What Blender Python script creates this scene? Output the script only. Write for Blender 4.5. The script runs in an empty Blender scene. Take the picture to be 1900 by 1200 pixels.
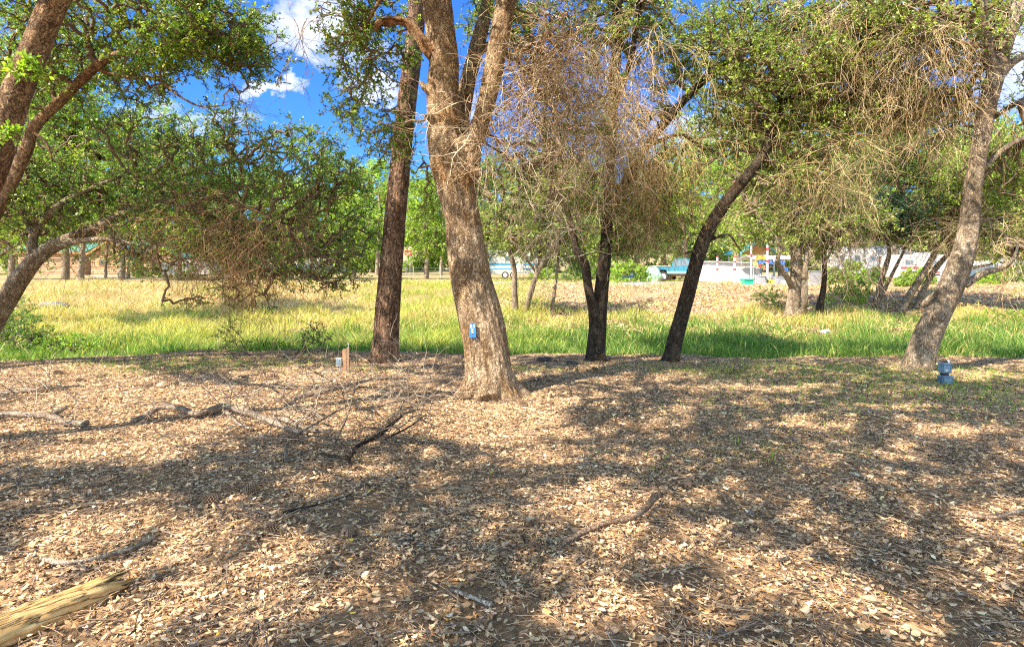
import bpy, bmesh, math, random
import numpy as np
from mathutils import Vector, Matrix
R = math.radians
rng = np.random.default_rng(7)
random.seed(7)
scene = bpy.context.scene
COL = scene.collection

# ------------------------------------------------------------------ camera
F, EYE, HOR = 1100.0, 1.5, 500.0            # focal length in photo pixels, eye height, horizon row
cam = bpy.data.cameras.new('camera'); cam_o = bpy.data.objects.new('camera', cam); COL.objects.link(cam_o)
cam_o.location = (0, 0, EYE); cam_o.rotation_euler = (R(90), 0, 0)
cam.sensor_width = 36; cam.lens = 36*F/1900; cam.shift_y = -(600-HOR)/1900
cam.clip_start = 0.05; cam.clip_end = 3000
scene.camera = cam_o

# ------------------------------------------------------------------ sun and sky
SUN_EL, SUN_TO = R(47), Vector((-0.78, -0.62, 0)).normalized()      # horizontal direction towards the sun
sd = Vector((SUN_TO.x*math.cos(SUN_EL), SUN_TO.y*math.cos(SUN_EL), math.sin(SUN_EL)))
sun = bpy.data.lights.new('sun', 'SUN'); sun.energy = 4.8; sun.angle = R(0.55); sun.color = (1.0, 0.88, 0.70)
sun_o = bpy.data.objects.new('sun', sun); COL.objects.link(sun_o)
sun_o.rotation_euler = sd.to_track_quat('Z', 'Y').to_euler()
sun_o.location = (-20, -20, 30)
world = bpy.data.worlds.new('World'); scene.world = world; world.use_nodes = True
scene.view_settings.view_transform = 'Standard'; scene.view_settings.look = 'None'
scene.view_settings.exposure = 1.40; scene.view_settings.gamma = 1.0
scene.cycles.use_denoising = False; scene.cycles.pixel_filter_type = 'BLACKMAN_HARRIS'; scene.cycles.filter_width = 1.15; scene.cycles.sample_clamp_indirect = 4; scene.cycles.max_bounces = 6; scene.cycles.diffuse_bounces = 4; scene.cycles.glossy_bounces = 2
scene.cycles.transmission_bounces = 4; scene.cycles.transparent_max_bounces = 4

class NT:
    """small node-tree helper"""
    def __init__(s, tree): s.t = tree; s.n = tree.nodes; s.l = tree.links
    def add(s, typ, **kw):
        nd = s.n.new(typ)
        for k, v in kw.items(): setattr(nd, k, v)
        return nd
    def put(s, sock, v):
        if isinstance(v, bpy.types.NodeSocket): s.l.new(v, sock)
        elif v is not None: sock.default_value = v
    def math(s, op, a, b=None, c=None, clamp=False):
        nd = s.add('ShaderNodeMath', operation=op, use_clamp=clamp)
        s.put(nd.inputs[0], a)
        if b is not None: s.put(nd.inputs[1], b)
        if c is not None: s.put(nd.inputs[2], c)
        return nd.outputs[0]
    def mix(s, f, a, b, blend='MIX'):
        nd = s.add('ShaderNodeMix', data_type='RGBA', blend_type=blend)
        s.put(nd.inputs[0], f); s.put(nd.inputs[6], a); s.put(nd.inputs[7], b)
        return nd.outputs[2]
    def noise(s, vec, scale, detail=4, rough=.55, dist=0):
        nd = s.add('ShaderNodeTexNoise'); s.put(nd.inputs['Vector'], vec)
        nd.inputs['Scale'].default_value = scale; nd.inputs['Detail'].default_value = detail
        nd.inputs['Roughness'].default_value = rough; nd.inputs['Distortion'].default_value = dist
        return nd.outputs[0]
    def ramp(s, f, stops):
        nd = s.add('ShaderNodeValToRGB'); cr = nd.color_ramp
        while len(cr.elements) < len(stops): cr.elements.new(0.5)
        for e, (p, c) in zip(cr.elements, stops):
            e.position = p; e.color = (c[0], c[1], c[2], 1) if not isinstance(c, (int, float)) else (c, c, c, 1)
        s.put(nd.inputs[0], f); return nd.outputs[0]
    def scalev(s, vec, sc):
        nd = s.add('ShaderNodeMapping'); s.put(nd.inputs[0], vec); nd.inputs['Scale'].default_value = sc
        return nd.outputs[0]

w = NT(world.node_tree)
for nd in list(w.n): w.n.remove(nd)
wo = w.add('ShaderNodeOutputWorld'); bg = w.add('ShaderNodeBackground')
sky = w.add('ShaderNodeTexSky', sky_type='NISHITA', sun_disc=False)
sky.sun_elevation = SUN_EL; sky.sun_rotation = math.atan2(SUN_TO.x, SUN_TO.y)
sky.altitude = 600; sky.air_density = 1.15; sky.dust_density = 0.2; sky.ozone_density = 4.0
tc = w.add('ShaderNodeTexCoord'); sep = w.add('ShaderNodeSeparateXYZ'); w.l.new(tc.outputs['Generated'], sep.inputs[0])
yy = w.math('MAXIMUM', sep.outputs[1], 0.05)
nz1 = w.math('MULTIPLY', w.math('SUBTRACT', w.noise(tc.outputs['Generated'], 9, 8, .62), .5), .22)
nz2 = w.math('MULTIPLY', w.math('SUBTRACT', w.noise(w.scalev(tc.outputs['Generated'], (1.3, 1, 1.7)), 17, 6, .6), .5), .16)
u = w.math('ADD', w.math('DIVIDE', sep.outputs[0], yy), nz1); v = w.math('ADD', w.math('DIVIDE', sep.outputs[2], yy), nz2)
mask = None
for (cx, cy, ax, ay, den) in [(585, 45, 95, 48, .95), (660, 95, 80, 35, .55), (497, 160, 58, 17, .95), (690, 168, 62, 24, .85), (400, 225, 90, 18, .5),
                         (280, 205, 60, 22, .5), (1330, 240, 120, 40, .7), (1880, 110, 110, 100, .8), (1640, 20, 90, 70, .4), (880, 200, 60, 25, .5),
                         (-300, 100, 200, 90, .8), (2300, 150, 250, 80, .8)]:
    du = w.math('DIVIDE', w.math('SUBTRACT', u, (cx-950)/F), ax/F); dv = w.math('DIVIDE', w.math('SUBTRACT', v, (HOR-cy)/F), ay/F)
    d = w.math('ADD', w.math('POWER', w.math('ABSOLUTE', du), 2), w.math('POWER', w.math('ABSOLUTE', dv), 2))
    m_ = w.math('MULTIPLY', w.math('SUBTRACT', 1.15, w.math('MULTIPLY', d, .75), clamp=True), den)
    mask = m_ if mask is None else w.math('MAXIMUM', mask, m_)
mask = w.math('MULTIPLY', mask, w.math('GREATER_THAN', sep.outputs[1], 0.06))
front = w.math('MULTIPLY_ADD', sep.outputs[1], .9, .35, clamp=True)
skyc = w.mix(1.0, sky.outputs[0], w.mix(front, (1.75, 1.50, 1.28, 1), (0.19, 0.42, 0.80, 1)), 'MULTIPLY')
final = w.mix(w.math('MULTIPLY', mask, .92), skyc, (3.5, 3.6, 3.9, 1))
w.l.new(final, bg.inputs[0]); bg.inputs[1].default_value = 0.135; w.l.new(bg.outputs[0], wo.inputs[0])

# ------------------------------------------------------------------ terrain
PY = [-60, 0, 9.6, 10.6, 12.6, 16, 22, 30, 34, 37, 46, 60, 90, 160, 400, 1500]
PZ = [0, 0, 0, -0.06, -0.5, -0.5, -0.06, 0.48, 0.6, 0.56, 0.5, 0.6, 1.1, 3.0, 22, 40]
def gz(x, y):
    x = np.asarray(x, float); y = np.asarray(y, float)
    edge = 0.9*np.exp(-((x+4.5)/3.5)**2) - 0.8*np.exp(-((x+9)/2.5)**2) + .25*np.sin(x*1.1)*np.clip(y/10, 0, 1)
    yq = y - edge*np.clip((y-6)/4, 0, 1)*np.clip((22-y)/8, 0, 1)
    z = np.interp(yq, PY, PZ)
    z = z + .025*np.sin(x*1.3+1)*np.sin(y*.9+.4) + .015*np.sin(x*2.9+y*1.7) + .008*np.sin(x*6.1-y*4.7)
    z = z + np.clip((y-13)/8, 0, 1)*np.clip((60-y)/20, 0, 1)*(.09*np.sin(x*.7+y*.35)+.07*np.sin(x*1.6-y*.9+1)*np.clip((34-y)/4, 0, 1)+.05*np.sin(x*2.7+y*1.9)*np.clip((34-y)/4, 0, 1))
    return z
def G(x, y): return float(gz(x, y))
def P(px, py, Y): return np.array([(px-950)/F*Y, Y, EYE-(py-HOR)/F*Y])
def hit(px, py):
    """where the ground is seen at this spot"""
    ys = np.geomspace(1.2, 300, 6000); xs = (px-950)/F*ys; zs = EYE-(py-HOR)/F*ys
    i = np.argmax(zs < gz(xs, ys)); return np.array([xs[i], ys[i], float(gz(xs[i], ys[i]))])

# ------------------------------------------------------------------ mesh helpers
def mesh_np(name, verts, faces_list, mat=None, cols=None, smooth=False, base=None):
    """faces_list: list of int arrays (n,k)"""
    verts = np.asarray(verts, np.float32)
    if base is not None: verts = verts - np.asarray(base, np.float32)
    me = bpy.data.meshes.new(name)
    me.vertices.add(len(verts)); me.vertices.foreach_set('co', verts.ravel())
    loops = np.concatenate([f.ravel() for f in faces_list]).astype(np.int32)
    tot = np.concatenate([np.full(len(f), f.shape[1]) for f in faces_list]).astype(np.int32)
    st = np.concatenate([[0], np.cumsum(tot)[:-1]]).astype(np.int32)
    me.loops.add(len(loops)); me.loops.foreach_set('vertex_index', loops)
    me.polygons.add(len(tot)); me.polygons.foreach_set('loop_start', st); me.polygons.foreach_set('loop_total', tot)
    if smooth: me.polygons.foreach_set('use_smooth', np.ones(len(tot), bool))
    if cols is not None:
        a = me.color_attributes.new('col', 'FLOAT_COLOR', 'POINT')
        c = np.ones((len(verts), 4), np.float32); c[:, :3] = cols; a.data.foreach_set('color', c.ravel())
    me.update(calc_edges=True); me.validate()
    if mat: me.materials.append(mat)
    return me
def link(name, me, parent=None, loc=None):
    o = bpy.data.objects.new(name, me); COL.objects.link(o)
    if parent: o.parent = parent
    if loc is not None: o.location = loc
    return o
def tag(o, label=None, cat=None, group=None, kind=None):
    if label: o['label'] = label
    if cat: o['category'] = cat
    if group: o['group'] = group
    if kind: o['kind'] = kind
    return o
def empty(name, loc, label, cat, group=None, rz=0):
    o = bpy.data.objects.new(name, None); COL.objects.link(o); o.location = loc; o.rotation_euler.z = rz
    return tag(o, label, cat, group)

class MB:
    """collects boxes, tubes and lathes into one mesh"""
    def __init__(s): s.bm = bmesh.new()
    def box(s, c, d, rot=None, bevel=0):
        r = bmesh.ops.create_cube(s.bm, size=1)['verts']
        for v_ in r: v_.co = Vector((v_.co.x*d[0], v_.co.y*d[1], v_.co.z*d[2]))
        if bevel:
            es = list({e for v_ in r for e in v_.link_edges})
            r = bmesh.ops.bevel(s.bm, geom=es, offset=bevel, segments=2, affect='EDGES')['verts'] ; r = list(set(r))
            # collect the whole island
            seen = set(r); st = list(r)
            while st:
                q = st.pop()
                for e in q.link_edges:
                    o_ = e.other_vert(q)
                    if o_ not in seen: seen.add(o_); st.append(o_)
            r = list(seen)
        M = Matrix.Translation(Vector(c)) @ (rot.to_matrix().to_4x4() if rot is not None else Matrix())
        for v_ in r: v_.co = M @ v_.co
        return s
    def cyl(s, a, b, r1, r2=None, n=16):
        a = Vector(a); b = Vector(b); r2 = r1 if r2 is None else r2
        L = (b-a).length
        r = bmesh.ops.create_cone(s.bm, cap_ends=True, segments=n, radius1=r1, radius2=max(r2, 1e-4), depth=L)['verts']
        M = Matrix.Translation((a+b)/2) @ (b-a).to_track_quat('Z', 'Y').to_matrix().to_4x4()
        for v_ in r: v_.co = M @ v_.co
        return s
    def prism(s, prof, y0, y1):
        """profile in xz extruded along y"""
        a = [s.bm.verts.new((x, y0, z)) for x, z in prof]; b = [s.bm.verts.new((x, y1, z)) for x, z in prof]
        n = len(prof); s.bm.faces.new(a[::-1]); s.bm.faces.new(b)
        for i in range(n): s.bm.faces.new((a[i], a[(i+1) % n], b[(i+1) % n], b[i]))
        return s
    def poly(s, pts):
        s.bm.faces.new([s.bm.verts.new(p) for p in pts]); return s
    def build(s, name, mat, parent=None, loc=None, smooth=False):
        bmesh.ops.recalc_face_normals(s.bm, faces=s.bm.faces)
        me = bpy.data.meshes.new(name); s.bm.to_mesh(me); s.bm.free(); me.materials.append(mat)
        if smooth:
            for p in me.polygons: p.use_smooth = True
        return link(name, me, parent, loc)

def prisms(A, B, ra, rb, n=3):
    """n-sided tapered prisms for many edges at once"""
    A = np.asarray(A); B = np.asarray(B); m = len(A)
    d = B-A; L = np.linalg.norm(d, axis=1, keepdims=True)+1e-9; d = d/L
    up = np.where(np.abs(d[:, 2:3]) > .9, np.array([[1., 0, 0]]), np.array([[0., 0, 1]]))
    s1 = np.cross(d, up); s1 /= np.linalg.norm(s1, axis=1, keepdims=True)+1e-9; s2 = np.cross(d, s1)
    V = np.zeros((m, 2*n, 3))
    for k in range(n):
        a = 2*math.pi*k/n; o = s1*math.cos(a)+s2*math.sin(a)
        V[:, k] = A + o*np.reshape(ra, (-1, 1)); V[:, n+k] = B + o*np.reshape(rb, (-1, 1))
    base = (np.arange(m)*2*n)[:, None]
    F_ = np.concatenate([base+np.array([[k, (k+1) % n, n+(k+1) % n, n+k]]) for k in range(n)])
    return V.reshape(-1, 3), F_
def leaf_quads(C, A, N, L, W):
    """diamond leaves: centre, long axis, side axis"""
    B = np.cross(A, N); B /= np.linalg.norm(B, axis=1, keepdims=True)+1e-9
    Nn = np.cross(B, A)
    L = L[:, None]; W = W[:, None]
    V = np.stack([C-A*L*.5, C+B*W*.5+A*L*.06+Nn*W*.18, C+A*L*.5-Nn*L*.06, C-B*W*.5+A*L*.06+Nn*W*.18], 1)
    F_ = np.arange(len(C)*4).reshape(-1, 4)
    return V.reshape(-1, 3), F_
def unit(n):
    v_ = rng.normal(size=(n, 3)); return v_/np.linalg.norm(v_, axis=1, keepdims=True)
def catmull(pts, step):
    pts = np.asarray(pts, float)
    out = []
    q = np.vstack([2*pts[0]-pts[1], pts, 2*pts[-1]-pts[-2]])
    for i in range(1, len(q)-2):
        n = max(2, int(np.linalg.norm(q[i+1][:3]-q[i][:3])/step)); t = np.linspace(0, 1, n, endpoint=False)[:, None]
        p0, p1, p2, p3 = q[i-1], q[i], q[i+1], q[i+2]
        out.append(.5*((2*p1)+(-p0+p2)*t+(2*p0-5*p1+4*p2-p3)*t**2+(-p0+3*p1-3*p2+p3)*t**3))
    out.append(q[-2][None]); o = np.vstack(out); o[:, 3] = np.maximum(o[:, 3], .004); return o
def sweep(path, n, seed=0, ridge=.05, knob=.05, cap=True, fur=0):
    """tube along path (x,y,z,r) with lobed, knobbly section"""
    C = path[:, :3]; r = path[:, 3]; m = len(C)
    T = np.gradient(C, axis=0); T /= np.linalg.norm(T, axis=1, keepdims=True)+1e-9
    ref = np.array([0., -1., .05]); S1 = np.cross(T, ref); S1 /= np.linalg.norm(S1, axis=1, keepdims=True)+1e-9; S2 = np.cross(T, S1)
    s = np.concatenate([[0], np.cumsum(np.linalg.norm(np.diff(C, axis=0), axis=1))])[:, None]
    a = np.linspace(0, 2*math.pi, n, endpoint=False)[None]
    g = np.random.default_rng(seed); ph = g.uniform(0, 6.28, 12)
    k = 1 + ridge*(np.sin(3*a+ph[0]+.8*np.sin(s*1.3+ph[1])) + .6*np.sin(5*a+ph[2]+1.2*np.sin(s*.9)) + .35*np.sin(9*a+ph[3]+2*np.sin(s*1.7+ph[4])))
    k = k + knob*(np.sin(s*3.1+ph[5]+a)*.5 + np.sin(s*6.3+ph[6]+2*a)*.35 + np.sin(s*13+ph[7]-a*3)*.2)
    rr = r[:, None]*k
    if fur:
        wv = sum((1/q_)*np.abs(np.sin(f_*a/2+1.7*np.sin(s*w_+ph[i_])+.9*np.sin(s*w_*2.7+ph[i_+1]+a)))**.6 for i_, (f_, w_, q_) in enumerate(((22, 2.1, 1), (36, 3.3, 1.4), (58, 5.9, 2))))
        rr = rr + fur*(wv-1.3)*np.clip(r[:, None]/.2, .3, 1.2)
    V = C[:, None]+S1[:, None]*(np.cos(a)*rr)[..., None]+S2[:, None]*(np.sin(a)*rr)[..., None]
    V = V.reshape(-1, 3); i = np.arange(m-1)[:, None]*n; j = np.arange(n)[None]; jn = (j+1) % n
    Fq = np.stack([i+j, i+jn, i+n+jn, i+n+j], -1).reshape(-1, 4)
    fl = [Fq]
    if cap:
        V = np.vstack([V, C[0], C[-1]]); b = m*n
        j = np.arange(n); fl.append(np.stack([j*0+b, (j+1) % n, j], 1)); e = (m-1)*n
        fl.append(np.stack([j*0+b+1, e+j, e+(j+1) % n], 1))
    return V, fl
def merge(parts):
    vs = []; fl = []; off = 0
    for V, fs in parts:
        if not isinstance(fs, list): fs = [fs]
        vs.append(V); fl += [f+off for f in fs]; off += len(V)
    V = np.vstack(vs); ks = sorted({f.shape[1] for f in fl})
    return V, [np.vstack([f for f in fl if f.shape[1] == k]) for k in ks]

# ------------------------------------------------------------------ materials
def mat(name):
    m = bpy.data.materials.new(name); m.use_nodes = True; t = NT(m.node_tree)
    return m, t, t.n['Principled BSDF']
def simple(name, c, rough=.6, metal=0, var=.12, scale=14, bump=.15):
    m, t, b = mat(name); o = t.add('ShaderNodeTexCoord').outputs['Object']
    n = t.noise(o, scale, 5)
    t.l.new(t.ramp(n, [(.25, [x*(1-var) for x in c]), (.75, [min(1, x*(1+var)) for x in c])]), b.inputs['Base Color'])
    b.inputs['Roughness'].default_value = rough; b.inputs['Metallic'].default_value = metal
    if bump:
        bp = t.add('ShaderNodeBump'); bp.inputs['Strength'].default_value = bump; bp.inputs['Distance'].default_value = .01
        t.l.new(n, bp.inputs['Height']); t.l.new(bp.outputs[0], b.inputs['Normal'])
    return m
def bark(name, lite, mid, dark, scale=16, stretch=.28, warm=None, bumpd=.03, crack=.09, seed=0):
    m, t, b = mat(name); o = t.add('ShaderNodeTexCoord').outputs['Object']
    dn = t.add('ShaderNodeTexNoise'); t.l.new(o, dn.inputs['Vector']); dn.inputs['Scale'].default_value = 9; dn.inputs['Detail'].default_value = 6
    ad = t.add('ShaderNodeMix', data_type='RGBA', blend_type='LINEAR_LIGHT'); ad.inputs[0].default_value = .11
    t.l.new(o, ad.inputs[6]); t.l.new(dn.outputs[1], ad.inputs[7])
    vv = t.scalev(ad.outputs[2], (1, 1, stretch))
    vo = t.add('ShaderNodeTexVoronoi', feature='DISTANCE_TO_EDGE'); t.l.new(vv, vo.inputs['Vector']); vo.inputs['Scale'].default_value = scale
    cr = t.ramp(vo.outputs[0], [(0, 0), (crack, .75), (crack*3.5, 1)])
    def furrow(sc, st_, wdt):
        nn = t.noise(t.scalev(ad.outputs[2], (1, 1, st_)), sc, 2.5, .55, .4)
        return t.ramp(t.math('ABSOLUTE', t.math('SUBTRACT', nn, .5)), [(0, 0), (wdt, .8), (wdt*3, 1)])
    fur = t.math('MULTIPLY', furrow(scale*.62, stretch*.55, .018), furrow(scale*1.15, stretch*.6, .022))
    cm_ = t.ramp(t.noise(o, 7, 3, .5), [(.30, .3), (.5, 1)]); v2 = t.add('ShaderNodeTexVoronoi', feature='DISTANCE_TO_EDGE'); t.l.new(vv, v2.inputs['Vector']); v2.inputs['Scale'].default_value = scale*2.1
    cr2 = t.ramp(v2.outputs[0], [(0, .15), (crack*1.6, 1)]); cr = t.math('MULTIPLY', t.math('MULTIPLY', t.math('MAXIMUM', cr, cm_), t.math('MAXIMUM', cr2, .55)), fur)
    fine = t.noise(t.scalev(o, (1, 1, stretch*.6)), scale*2.2, 6, .68); big = t.noise(o, 2.3, 4, .6); med = t.noise(t.scalev(o, (1, 1, .5)), 9, 5, .65)
    c1 = t.mix(t.ramp(med, [(.35, 0), (.65, 1)]), mid+(1,), lite+(1,))
    if warm: c1 = t.mix(t.math('MULTIPLY', t.ramp(big, [(.5, 0), (.66, 1)]), .75), c1, warm+(1,))
    c2 = t.mix(cr, dark+(1,), c1)
    c3 = t.mix(t.math('MULTIPLY', t.ramp(fine, [(.36, 1), (.52, 0)]), .5), c2, dark+(1,))
    c3 = t.mix(t.math('MULTIPLY', t.ramp(t.noise(t.scalev(o, (1, 1, .45)), 4.5, 4, .6), [(.42, 1), (.6, 0)]), .45), c3, t.mix(1, c3, (.5, .42, .34, 1), 'MULTIPLY'))
    t.l.new(c3, b.inputs['Base Color']); b.inputs['Roughness'].default_value = .9; b.inputs['Specular IOR Level'].default_value = .2
    h = t.math('ADD', t.math('MULTIPLY', cr, .7), t.math('MULTIPLY', fine, .8))
    bp = t.add('ShaderNodeBump'); bp.inputs['Strength'].default_value = .95; bp.inputs['Distance'].default_value = bumpd
    t.l.new(h, bp.inputs['Height']); t.l.new(bp.outputs[0], b.inputs['Normal'])
    return m
def leafmat(name, trans=.35, rough=.42, spec=.5, tint=(1.6, 1.8, .6, 1)):
    m, t, b = mat(name); a = t.add('ShaderNodeAttribute', attribute_name='col').outputs[0]
    t.l.new(a, b.inputs['Base Color']); b.inputs['Roughness'].default_value = rough; b.inputs['Specular IOR Level'].default_value = spec
    if trans:
        tr = t.add('ShaderNodeBsdfTranslucent'); t.l.new(t.mix(1, a, tint, 'MULTIPLY'), tr.inputs[0])
        mx = t.add('ShaderNodeMixShader'); mx.inputs[0].default_value = trans
        t.l.new(b.outputs[0], mx.inputs[1]); t.l.new(tr.outputs[0], mx.inputs[2]); t.l.new(mx.outputs[0], t.n['Material Output'].inputs[0])
    return m
M_leaf = leafmat('foliage'); M_grass = leafmat('grass_blades', .4, .6, .25); M_dry = leafmat('straw_blades', .22, .7, .2, (1.35, 1.2, .8, 1)); M_litter = leafmat('fallen_leaves', 0, .7, .25)
M_oak = bark('oak_bark', (.84, .67, .48), (.64, .45, .28), (.13, .072, .036), 20, .2, (.56, .30, .11), .03, .08)
M_grey = bark('grey_bark', (.74, .61, .46), (.48, .38, .27), (.09, .062, .042), 22, .35, (.22, .15, .08), .02, .08)
M_darkbark = bark('dark_bark', (.19, .15, .11), (.085, .065, .05), (.014, .011, .009), 20, .3, (.13, .07, .03), .02, .1)
M_pine = bark('pine_bark', (.58, .38, .26), (.40, .245, .16), (.028, .017, .013), 11, .26, (.30, .15, .08), .045, .13)
M_red = bark('reddish_bark', (.60, .42, .27), (.42, .26, .15), (.06, .035, .022), 20, .3, (.34, .15, .06), .02, .08)
M_twig = simple('twig_bark', (.17, .115, .075), .9, 0, .35, 8, 0)
M_dead = leafmat('dead_twig', 0, .85, .1)
M_wood = bark('broken_wood', (.56, .40, .26), (.42, .22, .10), (.12, .06, .03), 26, .3, (.50, .20, .06), .02, .1)

# ------------------------------------------------------------------ ground sheet
def ground():
    xs = np.concatenate([-np.geomspace(700, 30, 26), np.linspace(-29, -12, 52), np.linspace(-11.7, 11.7, 210), np.linspace(12, 29, 52), np.geomspace(30, 700, 26)])
    ys = np.concatenate([np.linspace(-60, 0, 25), np.linspace(.3, 14, 150), np.linspace(14.2, 60, 160), np.geomspace(61, 1400, 50)])
    X, Y = np.meshgrid(xs, ys); Z = gz(X, Y)
    V = np.stack([X, Y, Z], -1).reshape(-1, 3); n = len(xs); i = np.arange(len(ys)-1)[:, None]*n; j = np.arange(n-1)[None]
    Fq = np.stack([i+j, i+j+1, i+n+j+1, i+n+j], -1).reshape(-1, 4)
    x, y = V[:, 0], V[:, 1]
    litter = np.array([.38, .245, .14]); grassg = np.array([.055, .085, .022]); straw = np.array([.34, .26, .12]); slope = np.array([.42, .29, .17])
    g1 = np.clip((y-10.4)/1.6, 0, 1); c = litter*(1-g1[:, None])+grassg*g1[:, None]
    xr = x/np.maximum(y, 1)
    right = 1/(1+np.exp(-(xr-.04)*22)); far = np.clip((y-16-1.2*np.sin(x*.5))/3.5, 0, 1)
    t = straw*(1-right[:, None])+slope*right[:, None]
    c = c*(1-far[:, None])+t*far[:, None]
    fa = np.clip((y-46)/10, 0, 1)[:, None]; c = c*(1-fa)+np.array([.36, .29, .15])*fa
    m, tt, b = mat('ground'); a = tt.add('ShaderNodeAttribute', attribute_name='col').outputs[0]
    o = tt.add('ShaderNodeTexCoord').outputs['Object']
    n1 = tt.noise(o, 26, 6, .7); n2 = tt.noise(o, 1.1, 5, .6)
    vor = tt.add('ShaderNodeTexVoronoi'); tt.l.new(o, vor.inputs['Vector']); vor.inputs['Scale'].default_value = 22
    k = tt.math('MULTIPLY', tt.math('MULTIPLY_ADD', n1, 1.5, .25), tt.math('MULTIPLY_ADD', n2, .8, .6))
    hs = tt.add('ShaderNodeHueSaturation'); tt.l.new(a, hs.inputs['Color']); tt.l.new(k, hs.inputs['Value'])
    lf = tt.mix(tt.math('MULTIPLY', vor.outputs['Color'], .5), hs.outputs[0], tt.mix(1, hs.outputs[0], (1.5, 1.35, 1.2, 1), 'MULTIPLY'))
    tt.l.new(lf, b.inputs['Base Color']); b.inputs['Roughness'].default_value = .95; b.inputs['Specular IOR Level'].default_value = .1
    bp = tt.add('ShaderNodeBump'); bp.inputs['Strength'].default_value = .9; bp.inputs['Distance'].default_value = .05
    tt.l.new(tt.math('ADD', n1, vor.outputs[0]), bp.inputs['Height']); tt.l.new(bp.outputs[0], b.inputs['Normal'])
    o_ = link('ground', mesh_np('ground', V, [Fq], m, c, True)); tag(o_, kind='structure')
ground()
def road():
    xs = np.linspace(-90, 90, 361); cols_ = []
    V = []; rows = 7
    for x in xs:
        yc = 39.5 - 1.5*math.exp(-((x-22)/14)**2) - .00*x; hw = 2.6
        for k in range(rows):
            y = yc-hw+2*hw*k/(rows-1); edge = 1 if k in (0, rows-1) else 0
            V.append((x, y+.15*math.sin(x*1.7+k), G(x, y)+(.012 if edge else .05)))
    V = np.array(V); i = np.arange(len(xs)-1)[:, None]*rows; j = np.arange(rows-1)[None]
    Fq = np.stack([i+j, i+j+rows, i+j+rows+1, i+j+1], -1).reshape(-1, 4)
    m, t, b = mat('gravel_road'); o = t.add('ShaderNodeTexCoord').outputs['Object']; n = t.noise(o, 8, 8, .75)
    t.l.new(t.ramp(n, [(.3, (.17, .16, .155)), (.7, (.36, .34, .33))]), b.inputs['Base Color']); b.inputs['Roughness'].default_value = .95
    tag(link('road', mesh_np('road', V, [Fq], m, None, True)), kind='structure')
road()

# ------------------------------------------------------------------ leaf litter
def pick(n, pal, wts, var=.25):
    pal = np.array(pal); i = rng.choice(len(pal), n, p=np.array(wts)/sum(wts)); c = pal[i]
    return np.clip(c*(1+var*rng.normal(size=(n, 1)))*(1+.035*rng.normal(size=(n, 3))), .008, .95)
LIT_PAL = [(.80, .56, .34), (.66, .445, .25), (.50, .33, .18), (.25, .16, .09), (.66, .37, .16), (.86, .66, .43), (.48, .39, .28), (.62, .44, .07), (.14, .095, .065)]
LIT_W = [22, 24, 16, 12, 9, 8, 4, .35, 8]
def litter(name, x, y, L, lift=.028, pal=LIT_PAL, wts=LIT_W, needles=0, twigs=0):
    n = len(x); z = gz(x, y)+rng.uniform(.002, lift, n)
    C = np.stack([x, y, z], 1); a = rng.uniform(0, 6.283, n); tilt = rng.normal(0, .22, n)
    A = np.stack([np.cos(a)*np.cos(tilt), np.sin(a)*np.cos(tilt), np.sin(tilt)], 1)
    N = np.array([[0, 0, 1.]])+rng.normal(0, .32, (n, 3)); B = np.cross(A, N); B /= np.linalg.norm(B, axis=1, keepdims=True); Nn = np.cross(B, A)
    Nn *= np.sign(Nn[:, 2:3]+1e-9)
    L = L[:, None]; W = L*rng.uniform(.16, .6, (n, 1)); fo = W*rng.uniform(-.3, .32, (n, 1)); cu = L*rng.uniform(-.12, .36, (n, 1))
    V = np.stack([C+A*L*.5+Nn*cu, C+A*L*.2+B*W*.42+Nn*fo, C-A*L*.2+B*W*.46+Nn*fo, C-A*L*.5+Nn*cu*.6,
                  C-A*L*.2-B*W*.46+Nn*fo, C+A*L*.2-B*W*.42+Nn*fo], 1)
    V[..., 2] = np.maximum(V[..., 2], gz(V[..., 0], V[..., 1])+.002)
    b = (np.arange(n)*6)[:, None]; Fq = np.concatenate([b+np.array([[0, 1, 2, 3]]), b+np.array([[3, 4, 5, 0]])])
    c = np.repeat(pick(n, pal, wts), 6, axis=0)
    parts = [(V.reshape(-1, 3), Fq)]; cs = [c]
    if needles:
        for cnt, ln, rad, cc in ((needles, .13, .0011, (.66, .44, .27)), (twigs, .16, .0032, (.20, .15, .115))):
            ii = rng.integers(0, n, cnt); p = np.stack([x[ii]+rng.normal(0, .05, cnt), y[ii]+rng.normal(0, .05, cnt)], 1)
            a = rng.uniform(0, 6.283, cnt); l = ln*rng.uniform(.4, 1.3, cnt)/2; d = np.stack([np.cos(a), np.sin(a)], 1)*l[:, None]
            p1, p2 = p-d, p+d
            A3 = np.column_stack([p1, gz(p1[:, 0], p1[:, 1])+rng.uniform(.012, .036, cnt)]); B3 = np.column_stack([p2, gz(p2[:, 0], p2[:, 1])+rng.uniform(.012, .036, cnt)])
            md = (A3+B3)/2+np.column_stack([rng.normal(0, .06, (cnt, 2))*ln, np.full(cnt, .004)])
            k = rng.uniform(.6, 1.5, cnt)*rad
            va, fa = prisms(np.vstack([A3, md]), np.vstack([md, B3]), np.tile(k, 2), np.tile(k, 2)*.8, 3)
            parts.append((va, fa)); col = np.array(cc)*rng.uniform(.4, 1.4, (cnt, 1)); cs.append(np.repeat(np.vstack([col, col]), 6, axis=0))
    V, fl = merge(parts)
    return tag(link(name, mesh_np(name, V, fl, M_litter, np.vstack(cs))), kind='stuff')
n = 640000
y = np.sqrt(rng.uniform(.9**2, 11.2**2, n)); x = rng.uniform(-1, 1, n)*(1.02*y+1.8)
edge_y = 10.6+.7*np.exp(-((x+4.5)/3.5)**2)-.9*np.exp(-((x+9)/2.5)**2)-.6*np.clip(x/8, 0, 1)
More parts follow.
